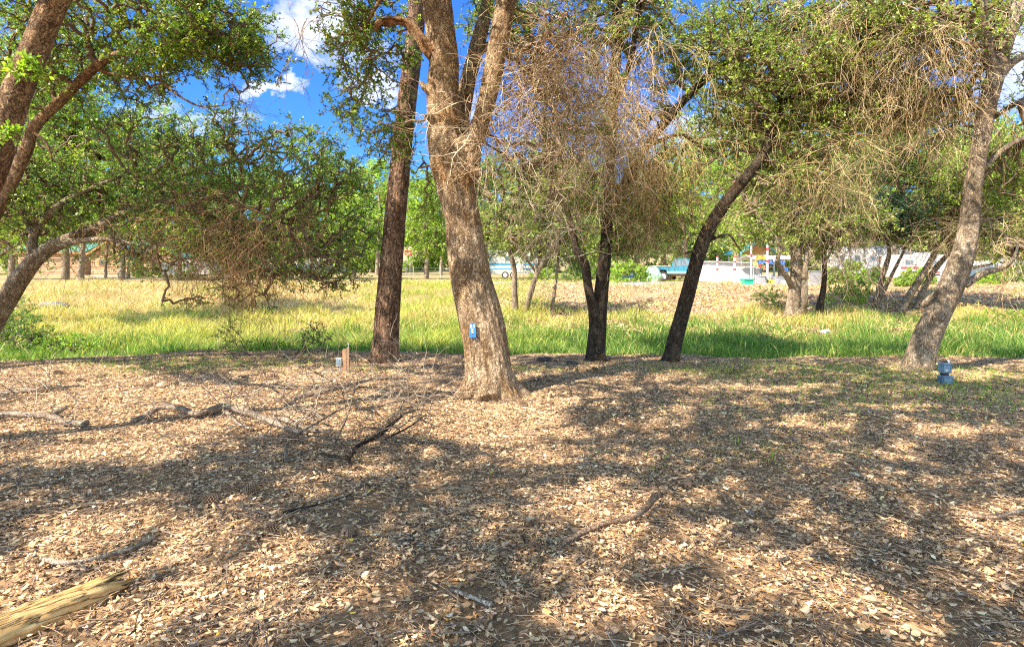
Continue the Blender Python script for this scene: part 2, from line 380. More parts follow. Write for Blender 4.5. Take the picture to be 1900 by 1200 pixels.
keep = (y < edge_y+rng.normal(0, .25, n)) & (rng.uniform(0, 1, n) < .45+.8*(.5+.28*np.sin(x*3.1+2*np.sin(y*2.3))+.28*np.sin(y*4.3+1.6*np.sin(x*5.1)))); x, y = x[keep], y[keep]
o = litter('leaf_litter', x, y, rng.uniform(.45, 1, len(x))**1.7*.042*np.where(rng.uniform(0, 1, len(x)) < .05, 1.6, 1)*np.where(y > 6, 1.15, 1), needles=80000, twigs=14000)
tag(o, 'tan and brown dry oak leaves carpeting the flat foreground', 'leaf litter')
n = 90000
y = rng.uniform(17.5, 36, n); x = rng.uniform(-.03, 1.05, n)*y+rng.normal(0, .4, n)
keep = (np.sin(x*1.1+y*.6)+np.sin(x*.37-y*1.3) > -1.3)
o = litter('leaf_litter', x[keep], y[keep], rng.uniform(.05, .14, keep.sum()), .05, [(.66, .47, .28), (.54, .37, .22), (.38, .25, .15), (.22, .14, .09), (.6, .45, .16)], [26, 26, 16, 12, 5])
tag(o, 'pale dry leaves lying over the slope below the gravel road', 'leaf litter')

# ------------------------------------------------------------------ grass
def grass(name, x, y, h, col, lean=.35, wid=.006, seedhead=None):
    n = len(x); z = gz(x, y); B0 = np.stack([x, y, z-.01], 1); a = rng.uniform(0, 6.283, n)
    S = np.stack([np.cos(a), np.sin(a), np.zeros(n)], 1)*(wid*rng.uniform(.6, 1.4, n))[:, None]
    D = np.stack([rng.normal(0, lean, n), rng.normal(0, lean, n), np.ones(n)], 1)
    mid = B0+D*(h*.55)[:, None]; tip = mid+np.stack([D[:, 0]*2.1, D[:, 1]*2.1, np.ones(n)*.75], 1)*(h*.45)[:, None]
    V = np.stack([B0-S, B0+S, mid+S*.8, mid-S*.8, tip], 1).reshape(-1, 3); b = (np.arange(n)*5)[:, None]
    f4 = b+np.array([[0, 1, 2, 3]]); f3 = b+np.array([[3, 2, 4]])
    return tag(link(name, mesh_np(name, V, [f3, f4], M_dry if name == 'dry_grass' else M_grass, np.repeat(col, 5, axis=0))), kind='stuff')
def clump(x, y, s=1.0): return .5+.25*np.sin(x*2.1*s+1.3*np.sin(y*1.3*s))+.25*np.sin(y*2.7*s+1.7*np.sin(x*1.1*s+2))
# green strip in the swale
n = 200000
y = rng.uniform(9.9, 21.5, n); x = rng.uniform(-1.15, 1.15, n)*y
e = 10.9+.6*np.exp(-((x+4.5)/3.5)**2)-1.2*np.exp(-((x+10)/3)**2)-.9*np.clip(x/8, 0, 1)+.2*np.sin(x*3)
keep = (y > e+rng.normal(0, .30, n)+.25*np.sin(x*5.3+2*np.sin(x*1.9))) & (rng.uniform(0, 1, n) < .35+.75*clump(x, y)); x, y = x[keep], y[keep]; n = len(x)
g = pick(n, [(.10, .20, .04), (.17, .29, .06), (.28, .40, .09), (.07, .14, .035), (.45, .46, .16)], [8, 9, 6, 4, 3], .25)
dry = np.clip((y-18.3+1.2*np.sin(x*.8)+np.clip(-(x/y+.25)*16, 0, 4.2))/2.5, 0, 1)+np.where(x < -5, .12, 0)*clump(x, y, .6)
g = np.where((rng.uniform(0, 1, n) < dry*.75+.04)[:, None], pick(n, [(.50, .44, .12), (.70, .56, .25)], [1, 2], .2), g)
o = grass('green_grass', x, y, rng.uniform(.14, .42, n)*(.3+.95*clump(x, y, 1.6))*(.8+.5*clump(x+2, y-3, .6))*np.clip((y-e[keep])/1.2+.35, .3, 1), g, .3, .0065)
tag(o, 'tall fresh green grass filling the swale behind the trees', 'grass')
# dry meadow on the left
n = 170000
y = rng.uniform(14.5, 37, n); x = rng.uniform(-1.12, .12, n)*y
keep = rng.uniform(0, 1, n) < np.clip(1.05-(x/y+.02)*9, 0, 1)*(.45+.6*clump(x, y)); x, y = x[keep], y[keep]; n = len(x)
c = pick(n, [(.78, .58, .26), (.66, .47, .20), (.86, .70, .40), (.46, .42, .12)], [9, 7, 7, 1.5], .2)
pg = np.exp(-(((x/y+.58)/.17)**2+((y-18.5)/4.2)**2))*.95+np.exp(-(((x/y+.12)/.09)**2+((y-27)/4)**2))*.9+.10+.45*(clump(x-5, y*.8, .45) > .58)+np.clip((17.5-y)/3, 0, .7)+.6*np.clip((x/y+.3)*8, 0, 1)
br = clump(x+3, y+1, .55)
c = np.where((rng.uniform(0, 1, n) < np.clip((br-.62)*3, 0, .8))[:, None], pick(n, [(.50, .33, .15), (.38, .25, .11), (.58, .44, .22)], [4, 3, 3], .2), c)
c = np.where((rng.uniform(0, 1, n) < pg*.9)[:, None], pick(n, [(.40, .46, .08), (.24, .34, .06), (.58, .56, .14)], [5, 3, 3], .2), c)
o = grass('dry_grass', x, y, rng.uniform(.14, .50, n)**1.15*(.25+.95*clump(x, y, 1.3))*(.7+.7*clump(x+4, y, .5)), c, .6, .0065)
tag(o, 'golden dry meadow grass with yellow green patches on the left bank', 'grass')
# thin tufts on the right bank and top
n = 60000
y = rng.uniform(16.5, 58, n); x = rng.uniform(-.05, 1.1, n)*y
keep = rng.uniform(0, 1, n) < np.where(y < 36, .9*(clump(x, y, .8) > .62)+.4*np.clip((20-y)/3, 0, 1), np.where(np.abs(y-39.3) < 3.2, 0, .8)); x, y = x[keep], y[keep]; n = len(x)
c = pick(n, [(.70, .55, .26), (.34, .40, .08), (.16, .26, .05), (.6, .5, .16)], [6, 5, 5, 4], .15)
o = grass('dry_grass', x, y, rng.uniform(.12, .34, n), c, .5, .011)
tag(o, 'thin dry tufts scattered over the right slope and roadside', 'grass')
n = 9000
xy = []
for (px, py, s, k) in [(330, 685, .6, 500), (420, 672, .8, 600), (1750, 715, .9, 900), (1560, 690, .9, 1200), (1420, 688, .8, 900), (1300, 690, .6, 500), (1850, 745, .8, 800), (1500, 760, .7, 350),
                    (1420, 840, .5, 120), (980, 690, .3, 300), (690, 690, .2, 90), (1650, 720, .8, 700), (220, 680, .5, 300), (540, 680, .4, 300), (1880, 700, .9, 900)]:
    q = hit(px, py); xy.append(q[:2]+rng.normal(0, s, (k, 2))*np.array([1.3, .5]))
xy = np.vstack(xy); n = len(xy)
o = grass('grass_tufts', xy[:, 0], xy[:, 1], rng.uniform(.03, .14, n), pick(n, [(.30, .42, .07), (.18, .32, .05), (.5, .45, .16)], [5, 4, 2], .2), .55, .004)
tag(o, 'short green sprouts poking through the leaf litter', 'grass')

# ------------------------------------------------------------------ tree growth
def ell(n, px, py, Y, rx, ry, rd, clumps=None, sig=.30):
    """clumped points filling an ellipsoid given by its centre and radii"""
    c = P(px, py, Y); r = np.array([rx*Y/F, rd, ry*Y/F])
    k = max(3, int(n/9)) if clumps is None else clumps
    ctr = c+unit(k)*rng.uniform(.05, 1, (k, 1))**(1/2.4)*r
    i = rng.integers(0, k, n); return ctr[i]+rng.normal(0, 1, (n, 3))*sig*np.minimum(1, r/1.2)
def attach(skel, pts):
    """join every point to the nearest wood, nearest ones first; returns nodes and parent ids"""
    d0 = np.array([np.min(((skel-p)**2).sum(1)) for p in pts]); order = np.argsort(d0); pts = pts[order]
    ns = len(skel); N = np.vstack([skel, pts]); par = np.full(len(N), -1)
    D0 = np.sqrt(np.concatenate([np.zeros(ns), np.sort(d0)]))
    for i in range(ns, len(N)):
        dd = np.sqrt(((N[:i]-N[i])**2).sum(1))+.35*D0[:i]
        par[i] = int(np.argmin(dd))
    return N, par, ns
def wood(N, par, ns, r0=.006, rmax=.05, bend=.16):
    cnt = np.ones(len(N))
    for i in range(len(N)-1, ns-1, -1): cnt[par[i]] += cnt[i]
    rad = np.minimum(r0*cnt**.47, rmax); rad[:ns] = rmax
    ii = np.arange(ns, len(N)); a = N[par[ii]]; b = N[ii]; ra = np.minimum(rad[par[ii]], rad[ii]*1.35); rb = rad[ii]
    L = np.linalg.norm(b-a, axis=1, keepdims=True); m1 = a+(b-a)*.35+rng.normal(size=a.shape)*L*bend*.6; m2 = a+(b-a)*.7+rng.normal(size=a.shape)*L*bend*.5
    m1[:, 2] += L[:, 0]*.05
    rm1 = ra*.66+rb*.34; rm2 = ra*.33+rb*.67
    return prisms(np.vstack([a, m1, m2]), np.vstack([m1, m2, b]), np.concatenate([ra, rm1, rm2]), np.concatenate([rm1, rm2, rb]), 5)
def spray(N, par, ns, m, k, ln, size, pal, wts, droop=.0, tcol=(.16, .115, .08), tr=.0028):
    ii = np.arange(ns, len(N)); p = N[ii]; out = p-N[par[ii]]; out /= np.linalg.norm(out, axis=1, keepdims=True)+1e-9
    p = np.repeat(p, m, 0); out = np.repeat(out, m, 0); n = len(p)
    d = out*.5+unit(n)*.9+np.array([0, 0, .12-droop]); d /= np.linalg.norm(d, axis=1, keepdims=True); l = ln*rng.uniform(.5, 1.3, (n, 1))
    e = p+d*l; tv, tf = prisms(p, e, np.full(n, tr*1.5), np.full(n, tr*.6), 3)
    t = rng.uniform(.15, 1.05, (n, k, 1)); C = p[:, None]+(e-p)[:, None]*t
    A = d[:, None]*.55+rng.normal(size=(n, k, 3))*.62; A /= np.linalg.norm(A, axis=2, keepdims=True)
    S = size*rng.uniform(.6, 1.25, (n, k)); C = C+A*S[..., None]*.55
    C = C.reshape(-1, 3); A = A.reshape(-1, 3); S = S.ravel()
    Nn = rng.normal(size=C.shape)*.8+np.array([0, 0, .8])
    V, Fq = leaf_quads(C, A, Nn, S, S*rng.uniform(.42, .6, len(S)))
    base = np.repeat(pick(len(ii), pal, wts, .15), m*k, 0); own = pick(len(C), pal, wts, .22)
    col = np.repeat(base*.5+own*.5, 4, 0)
    return (tv, tf), (V, Fq, col)
def dead(starts, steps=9, step=.07, droop=.10, wig=.45, r=.0042, pal=((.46, .34, .24), (.36, .25, .17), (.26, .165, .105)), gens=2, d0=None):
    """tangles of bare twigs, walked all at once"""
    A_, B_, RA, RB, CC = [], [], [], [], []
    pos = starts.copy(); d = unit(len(pos))+np.array([0, 0, -.3]) if d0 is None else d0+unit(len(pos))*.5
    col = pick(len(pos), pal, [1]*len(pal), .2)
    for gidx in range(gens+1):
        nxt_p, nxt_d, nxt_c = [], [], []; rr = r*(.75**gidx); st = steps if gidx == 0 else max(3, int(steps*.6))
        for s in range(st):
            d = d+rng.normal(size=d.shape)*wig*.5+np.array([0, 0, -droop]); d /= np.linalg.norm(d, axis=1, keepdims=True)
            q = pos+d*step*rng.uniform(.6, 1.4, (len(pos), 1)); t0 = 1-s/(st+1); t1 = 1-(s+1)/(st+1)
            A_.append(pos); B_.append(q); RA.append(np.full(len(pos), rr*(.35+.65*t0))); RB.append(np.full(len(pos), rr*(.35+.65*t1))); CC.append(col)
            if gidx < gens and s > 0:
                b = rng.uniform(0, 1, len(pos)) < (.42 if gidx == 0 else .3)
                nxt_p.append(q[b]); nd = d[b]+unit(b.sum())*1.0; nxt_d.append(nd); nxt_c.append(col[b])
            pos = q
        if gidx < gens: pos = np.vstack(nxt_p); d = np.vstack(nxt_d); col = np.vstack(nxt_c)
        if len(pos) == 0: break
    V, Fq = prisms(np.vstack(A_), np.vstack(B_), np.concatenate(RA), np.concatenate(RB), 3)
    return V, Fq, np.repeat(np.vstack(CC), 6, 0)

G_DARK = ([(.08, .15, .035), (.14, .24, .045), (.24, .36, .06), (.06, .15, .08), (.46, .52, .10)], [5, 8, 7, 3, 5])
G_TEAL = ([(.025, .085, .050), (.04, .13, .07), (.08, .17, .07)], [5, 5, 3])
G_MID = ([(.09, .18, .035), (.15, .27, .05), (.25, .37, .07), (.12, .19, .07)], [6, 7, 4, 3])
G_LITE = ([(.22, .36, .045), (.33, .48, .06), (.45, .56, .10), (.13, .24, .035)], [6, 7, 4, 3])
G_OLIVE = ([(.17, .26, .05), (.29, .39, .07), (.45, .53, .12), (.09, .16, .04), (.32, .26, .10)], [6, 7, 6, 3, 2])

DEADF, LEAFF = 1.1, 1.35
def tree(name, label, limbs, blobs, barkm, pal, leaf=.045, m=4, k=9, ln=.17, deads=(), voxel=.02, base=None, extra=None, skel_from=0, group=None,
         r0=.006, rmax=.045, nside=32, fur=0, droop=0, ws=.84, deadkw=None, knob=.05, ridge=.05, tr=.0028):
    """limbs: polylines of (px,py,depth,width px) or ready 3D arrays; blobs fill the crown"""
    paths = []
    for i, L in enumerate(limbs):
        if isinstance(L, np.ndarray): q = L.copy(); q[:, 3] *= ws
        else: q = np.array([[*P(a, b, Y), w_*.5*ws*Y/F] for a, b, Y, w_ in L])
        paths.append(catmull(q, max(.03, voxel*2)))
    b0 = paths[0][0, :3].copy() if base is None else np.array(base, float)
    b0[2] = G(b0[0], b0[1])
    root = empty(name, b0, label, 'tree', group)
    V, fl = merge([sweep(p, nside if p[0, 3] > .05 else 14, seed=11*i+len(label), ridge=ridge, knob=knob, fur=fur if p[0, 3] > .05 else 0) for i, p in enumerate(paths)])
    tme = mesh_np('trunk', V, fl, barkm, None, True, b0); to = link('trunk', tme, root)
    if voxel:
        rm = to.modifiers.new('join', 'REMESH'); rm.mode = 'VOXEL'; rm.voxel_size = voxel; rm.use_smooth_shade = True
        sm = to.modifiers.new('soften', 'SMOOTH'); sm.factor = .5; sm.iterations = 2
    skel = np.vstack([p[::max(1, int(.12/max(.03, voxel*2))), :3] for p in paths[skel_from:]])
    wd, lv = [], []
    for bl in blobs:
        o_ = dict(pal=pal, leaf=leaf, m=m, k=k, ln=ln, droop=droop)
        if isinstance(bl[-1], dict): o_.update(bl[-1]); bl = bl[:-1]
        pts = bl[0] if isinstance(bl[0], np.ndarray) else ell(int(bl[6]*(1.15 if b0[0] < -4 else 1.75)), *bl[:6])
        o_['pts'] = pts; lv.append(o_)
    if lv:
        allp = np.vstack([o_['pts'] for o_ in lv]); idx = np.concatenate([np.full(len(o_['pts']), i) for i, o_ in enumerate(lv)])
        d0 = np.array([np.min(((skel-p)**2).sum(1)) for p in allp]); order = np.argsort(d0, kind='stable')
        N, par, ns = attach(skel, allp); idx = idx[order]
        wv, wf = wood(N, par, ns, r0, rmax); wd.append((wv, wf)); LV = []
        for i, o_ in enumerate(lv):
            sel = np.where(idx == i)[0]+ns
            if not len(sel): continue
            N2 = np.vstack([N[par[sel]], N[sel]]); k_ = len(sel); par2 = np.concatenate([np.full(k_, -1), np.arange(k_)])
            (tv, tf), L_ = spray(N2, par2, k_, o_['m'], o_['k'], o_['ln'], o_['leaf'], o_['pal'][0], o_['pal'][1], o_['droop'], tr=tr)
            wd.append((tv, tf)); LV.append(L_)
        V, fl = merge(wd); link('branches', mesh_np('branches', V, fl, M_twig, None, False, b0), root)
        V, fl = merge([(a, b) for a, b, c in LV]); link('crown', mesh_np('crown', V, fl, M_leaf, np.vstack([c for a, b, c in LV]), False, b0), root)
    if deads:
        st = np.vstack([ell(int(d_[6]*DEADF), *d_[:6], sig=.22) if not isinstance(d_[0], np.ndarray) else d_[0] for d_ in deads])
        kw = dict(deadkw or {}); kw['steps'] = int(kw.get('steps', 9)*1.25); kw['wig'] = kw.get('wig', .45)*.8; kw['r'] = kw.get('r', .0042)*1.15; per = 1
        N, par, ns = attach(skel, st[::2]); wv, wf = wood(N, par, ns, .0045, .022, .2)
        V2, F2, c2 = dead(np.repeat(st, per, 0), **kw)
        cw = np.tile(np.array([[.27, .19, .13]]), (len(wv), 1))
        V, fl = merge([(wv, wf), (V2, F2)]); link('dead_twigs', mesh_np('dead_twigs', V, fl, M_dead, np.vstack([cw, c2]), False, b0), root)
    return root, skel

# shade of the leaves overhead: where the photograph shows sun on the leaf litter, the crowns above leave gaps
SUNNY = [(1140, 975, 110, 40), (330, 778, 430, 38), (130, 722, 200, 20), (100, 1130, 230, 90), (60, 725, 150, 22), (300, 745, 230, 26), (620, 775, 170, 34), (900, 775, 150, 42), (180, 850, 130, 16), (420, 735, 140, 18), (1010, 835, 90, 24), (1150, 855, 60, 14),
         (960, 740, 60, 20), (1090, 915, 60, 26), (1120, 905, 70, 20), (950, 970, 40, 20), (200, 955, 130, 28), (380, 1000, 100, 34), (460, 1090, 90, 60), (60, 1000, 60, 20), (560, 1010, 70, 26), (690, 1080, 50, 26),
         (1280, 1020, 120, 34), (1450, 1090, 150, 40), (1620, 1150, 130, 40), (1330, 1130, 60, 30), (1080, 1090, 60, 26), (1850, 985, 90, 26), (1860, 1080, 60, 40), (1480, 790, 110, 12), (1560, 850, 140, 12), (1400, 720, 160, 9), (1640, 755, 90, 9),
         (1800, 800, 120, 12), (1500, 960, 60, 12), (120, 690, 160, 12), (620, 700, 170, 16), (1250, 760, 60, 9), (1180, 700, 90, 8), (1700, 895, 90, 9), (700, 1160, 60, 20), (1130, 1150, 60, 20), (900, 1040, 30, 12), (1830, 700, 90, 9)]
def sunny(x, y):
    px = 950+x/y*F; py = HOR+EYE*F/y; s = np.zeros(len(x))
    for cx, cy, rx, ry in SUNNY: e_ = 1.35 if cx < 1000 or cy > 950 else .9; s = np.maximum(s, 1.5-((px-cx)/(rx*1.1))**2-((py-cy)/(ry*e_))**2)
    return np.clip(s, 0, 1)
def overhead(n, hfun, xr, yr):
    gx = rng.uniform(*xr, n); gy = rng.uniform(*yr, n)
    k = rng.uniform(0, 1, n) > sunny(gx, gy)*1.0; gx, gy = gx[k], gy[k]
    h = hfun(gx, gy); t = h/sd.z
    p = np.stack([gx+sd.x*t, gy+sd.y*t, h], 1)
    for tx, ty, lean, rad, pr in ((-.3, 6.9, (-.08, 0), .85, .9), (-2.1, 9.6, (.06, 0), .6, .85), (6.2, 8.6, (.28, 0), .75, .88), (-5.2, 4.9, (.45, 0), .8, .85), (2.7, 9.6, (.22, 0), .35, .5)):
        for z_ in np.arange(.2, 4.6, .3):
            q_ = np.array([tx+lean[0]*z_, ty, z_]); dv = p-q_; al = dv@np.array(sd); dist = np.linalg.norm(dv-al[:, None]*np.array(sd), axis=1)
            drop = (dist < rad) & (al > 0) & (np.abs(np.sin(p[:, 0]*37.1+p[:, 1]*91.7+p[:, 2]*53.3)) < pr); p = p[~drop]
    ok = (p[:, 2]-EYE) > .47*p[:, 1]+.25+.5*(p[:, 1] > 0); return p[ok]
# unseen overhead canopy, shaped to cast the dapple, split between the nearest trees
OV = overhead(7600, lambda x, y: 5.0+rng.uniform(-.5, 1.7, len(x)), (-8.5, 9.5), (1.9, 10.4))

# ------------------------------------------------------------------ the near trees
def far_from(p, c): return np.linalg.norm(p[:, :2]-np.array(c), axis=1)
cA, cB, cC = (-5.0, 4.2), (-2.5, 5.5), (1.5, -2.5)
hz = (-.3, 6.8)
own = np.argmin(np.stack([far_from(OV, (-5.6, 2.0)), far_from(OV, hz)-.5, far_from(OV, (2.6, -1.8))], 1), 1)
ovk = dict(leaf=.095, m=4, k=7, ln=.24)

tree('leaning_tree', 'rough barked trunk leaning out of the upper left corner', [
    np.array([[-5.6, 4.7, -.05, .24], [-5.25, 4.8, .4, .19], *[[*P(a, b, 4.9), w_*.5*4.9/F] for a, b, w_ in [(-170, 620, 62), (-60, 410, 60), (-8, 290, 58), (28, 180, 56), (62, 100, 54), (98, 10, 52)]],
              [-3.5, 4.9, 4.4, .11], [-3.3, 4.4, 5.6, .09], [-3.2, 3.6, 6.4, .05]]),
    np.array([[-3.6, 4.9, 4.2, .09], [-4.4, 4.0, 5.0, .07], [-5.2, 2.8, 5.6, .05], [-5.6, 1.8, 6.0, .03]]),
    np.array([[-3.3, 4.4, 5.4, .06], [-2.6, 3.4, 5.9, .045], [-2.3, 2.4, 6.2, .02]])],
    [(OV[own == 0], ovk), (35, 132, 4.55, 24, 14, .06, 12, dict(pal=G_LITE, leaf=.05, m=3, k=7, ln=.09)), (8, 242, 4.5, 14, 10, .04, 6, dict(pal=G_LITE, leaf=.05, m=3, k=6, ln=.08))],
    M_red, G_DARK, voxel=.014, base=(-5.6, 4.7, 0))

tree('oak_tree', 'crooked reddish limb tree with dark leaves at upper left edge', [
    [(-130, 700, 8.6, 46), (-110, 560, 8.6, 38), (-50, 470, 8.6, 30), (0, 380, 8.6, 27), (45, 290, 8.6, 25), (65, 235, 8.6, 23), (115, 185, 8.5, 21), (150, 150, 8.4, 20), (195, 112, 8.3, 19), (250, 96, 8.3, 15), (330, 92, 8.2, 10), (400, 105, 8.2, 6)],
    [(180, 128, 8.4, 10), (230, 143, 8.3, 8), (290, 148, 8.2, 7), (335, 180, 8.1, 6), (375, 198, 8.1, 5), (425, 195, 8.1, 3)],
    [(105, 192, 8.5, 10), (85, 118, 8.7, 9), (150, 110, 8.8, 7), (210, 60, 8.9, 6), (290, 20, 9, 4)],
    [(62, 245, 8.6, 8), (85, 265, 8.5, 7), (98, 300, 8.5, 5)],
    [(35, 300, 8.6, 12), (-10, 200, 8.8, 10), (20, 90, 9, 8), (60, -10, 9.2, 6)],
    [(330, 92, 8.2, 7), (380, 70, 8.1, 5), (440, 60, 8, 3)]],
    [(250, 40, 8.5, 230, 60, 1.6, 380), (400, 85, 8.3, 85, 42, .9, 150), (60, 110, 9, 90, 120, 1.2, 170), (330, 120, 8.4, 130, 38, .9, 110), (470, 85, 8.1, 34, 22, .4, 22), (200, 130, 8.7, 120, 60, 1, 120), (470, 25, 8.2, 50, 25, .5, 12), (380, 10, 8.2, 90, 30, .8, 70)],
    M_red, G_DARK, leaf=.05, m=4, k=9, ln=.16, voxel=.014, deads=[(150, 60, 8.7, 150, 60, 1, 24), (400, 170, 8.1, 50, 30, .4, 8)], deadkw=dict(steps=7, step=.06))

tree('arching_oak', 'low oak arching over the meadow with a wide dense crown', [
    [(-60, 680, 9.4, 60), (-25, 610, 9.4, 50), (8, 560, 9.4, 42), (35, 520, 9.4, 38), (62, 485, 9.4, 34), (90, 462, 9.5, 30), (130, 442, 9.6, 27), (175, 425, 9.8, 24), (220, 402, 10, 22), (262, 382, 10.2, 20), (310, 368, 10.4, 17), (380, 365, 10.6, 14), (460, 385, 10.8, 9), (540, 420, 11, 5)],
    [(110, 455, 9.5, 16), (150, 447, 9.5, 13), (200, 444, 9.5, 11), (245, 455, 9.5, 9), (290, 480, 9.5, 5)],
    [(60, 485, 9.4, 22), (62, 440, 9.5, 19), (85, 405, 9.6, 16), (125, 370, 9.7, 12), (180, 345, 9.8, 9), (240, 320, 10, 6)],
    [(262, 382, 10.2, 14), (290, 350, 10.4, 11), (350, 320, 10.6, 9), (430, 300, 10.8, 5)],
    [(300, 370, 10.4, 12), (380, 395, 10, 10), (450, 440, 9.8, 7), (500, 500, 9.7, 4)],
    [(62, 440, 9.5, 12), (40, 380, 9.6, 10), (50, 320, 9.7, 7), (30, 260, 9.8, 4)]],
    [(600, 520, 10.1, 80, 28, .5, 36, dict(k=5)), (300, 470, 9.8, 90, 30, .6, 40, dict(k=5)), (420, 320, 10.6, 250, 85, 2, 330, dict(pal=G_MID)), (280, 290, 11.2, 200, 60, 1.5, 190), (560, 380, 10.6, 130, 85, 1.4, 150), (600, 300, 10.9, 80, 50, 1, 50, dict(pal=G_LITE)), (200, 355, 10.2, 160, 50, 1.2, 220), (50, 400, 9.8, 90, 80, 1.1, 220),
     (500, 470, 10, 130, 60, 1.1, 120, dict(k=6)), (620, 460, 10.3, 80, 55, .8, 80), (480, 245, 10.8, 100, 28, .9, 60), (360, 440, 10, 110, 50, .9, 150, dict(k=5)), (430, 545, 9.8, 75, 30, .5, 40, dict(k=5)), (250, 255, 9.9, 70, 30, .7, 40), (630, 330, 11, 50, 60, .8, 80), (60, 300, 10, 90, 60, 1, 120)],
    M_grey, G_DARK, leaf=.048, m=4, k=9, ln=.17, voxel=.016, deads=[(450, 430, 9.7, 150, 50, 1, 70), (360, 400, 9.8, 120, 40, .8, 50), (540, 470, 9.8, 130, 60, .7, 50), (450, 510, 9.7, 90, 30, .5, 20), (120, 400, 9.6, 100, 40, .6, 30)],
    deadkw=dict(steps=9, step=.075, droop=.12, pal=((.50, .32, .17), (.40, .24, .12), (.26, .16, .09))))

YP = 9.7
tree('pine_tree', 'straight reddish brown pine trunk with deep plated bark left of centre', [
    [(712, 676, YP, 74), (713, 660, YP, 58), (716, 630, YP, 50), (720, 560, YP, 46), (728, 470, YP, 42), (737, 370, YP, 40), (746, 270, YP, 38), (757, 170, YP, 36), (768, 80, YP, 34), (776, -20, YP, 32), (790, -180, YP, 27), (800, -400, YP, 20), (805, -600, YP, 10)]],
    [(790, -300, YP, 200, 180, 1.8, 160, dict(leaf=.14, m=5, k=10)), (800, -520, YP, 110, 110, 1, 90, dict(leaf=.14, m=5, k=10))],
    M_pine, G_DARK, ws=.92, voxel=.013, nside=110, fur=.02, knob=.025, ridge=.03)

YH = 7.0
def H(a, b, w_, Y=YH): return (a, b, Y, w_)
hero_limbs = [
    [H(914, 752, 150), H(912, 735, 116), H(909, 715, 98), H(906, 680, 86), H(902, 640, 82), H(895, 600, 82), H(885, 560, 80), H(875, 520, 76), H(866, 470, 72), H(857, 400, 66), H(848, 350, 72), H(838, 300, 76), H(828, 260, 66), H(824, 220, 60), H(822, 180, 58), H(824, 140, 56), H(823, 100, 55), H(817, 50, 54), H(812, 0, 53), H(806, -80, 48), H(770, -200, 38), H(740, -340, 24, 6.6)],
    [H(862, 330, 50, 6.98), H(874, 275, 42, 6.95), H(889, 235, 34, 6.92), H(901, 195, 33, 6.9), H(914, 140, 36, 6.9), H(923, 90, 37, 6.9), H(933, 40, 37, 6.9), H(942, -10, 36, 6.9), H(955, -120, 30, 6.7), H(985, -260, 20, 6.3)],
    [H(850, 300, 40, 7.2), H(856, 230, 30, 7.35), H(864, 170, 30, 7.45), H(878, 110, 28, 7.5), H(894, 50, 26, 7.55), H(908, -10, 22, 7.6), H(935, -120, 18, 7.8)],
    [H(868, 120, 14, 7.5), H(905, 85, 12, 7.6), H(930, 60, 10, 7.8)],
    [H(800, 168, 26, 6.93), H(786, 160, 12, 6.9), H(782, 152, 7, 6.9)], [H(868, 318, 26, 6.85), H(889, 322, 18, 6.8), H(893, 326, 9, 6.8)],
    [H(806, 225, 24, 6.9), H(795, 218, 20, 6.84), H(790, 222, 10, 6.84)], [H(893, 700, 60, 6.9), H(868, 728, 40, 6.85), H(845, 745, 24, 6.85)], [H(925, 700, 50, 6.95), H(955, 725, 36, 7), H(985, 742, 22, 7.05)],
    [H(905, 710, 60, 6.85), H(908, 742, 44, 6.7)],
    np.array([[*P(806, -80, 7), .13], [-1.7, 6.2, 5.6, .1], [-2.4, 5.2, 6.0, .07], [-2.9, 4.2, 6.2, .04]]),
    np.array([[*P(955, -120, 6.7), .1], [.4, 5.2, 6.0, .08], [.6, 4.0, 6.3, .06], [.9, 3.0, 6.5, .03]]),
    [H(770, -60, 14, 6.8), H(735, -30, 11, 6.9), H(700, 10, 8, 7), H(672, 60, 5, 7.1)]]
hero_limbs[-1][0] = H(800, -60, 18, 6.95)
hero, hskel = tree('oak_tree', 'massive forked oak in the centre with a small blue plaque', hero_limbs,
    [(790, 330, 8.3, 30, 80, .4, 14, dict(pal=G_LITE)), (OV[own == 1], ovk), (665, 150, 7.4, 65, 110, .6, 90), (720, 250, 7.5, 60, 60, .5, 45), (640, 70, 7.4, 40, 60, .5, 40), (700, 20, 7.3, 60, 40, .6, 50), (760, 60, 7.9, 40, 60, .4, 22), (870, 20, 8, 50, 40, .5, 30),
     (960, 40, 7.8, 60, 60, .8, 60), (1010, 60, 7.8, 80, 60, .8, 60), (1010, 220, 8.2, 90, 110, .8, 70), (985, 360, 8.3, 70, 60, .6, 45)],
    M_oak, G_DARK, leaf=.044, m=3, k=8, ln=.14, rmax=.014, r0=.0035, ws=.97, voxel=.012, nside=150, fur=.014, ridge=.03, knob=.035,
    deads=[(965, 170, 7.0, 60, 120, .5, 60), (1030, 150, 7.2, 90, 120, .7, 85), (1040, 330, 7.6, 110, 100, .9, 45), (1000, 60, 7.1, 80, 60, .6, 40), (880, 180, 6.6, 45, 70, .2, 9), (920, 230, 6.7, 50, 50, .3, 18), (560, 50, 7.3, 60, 40, .3, 6), (1110, 230, 7.6, 90, 130, .8, 30)],
    deadkw=dict(steps=8, step=.07, droop=.05, wig=.55, r=.0046, pal=((.74, .60, .42), (.52, .38, .24), (.30, .20, .12))))
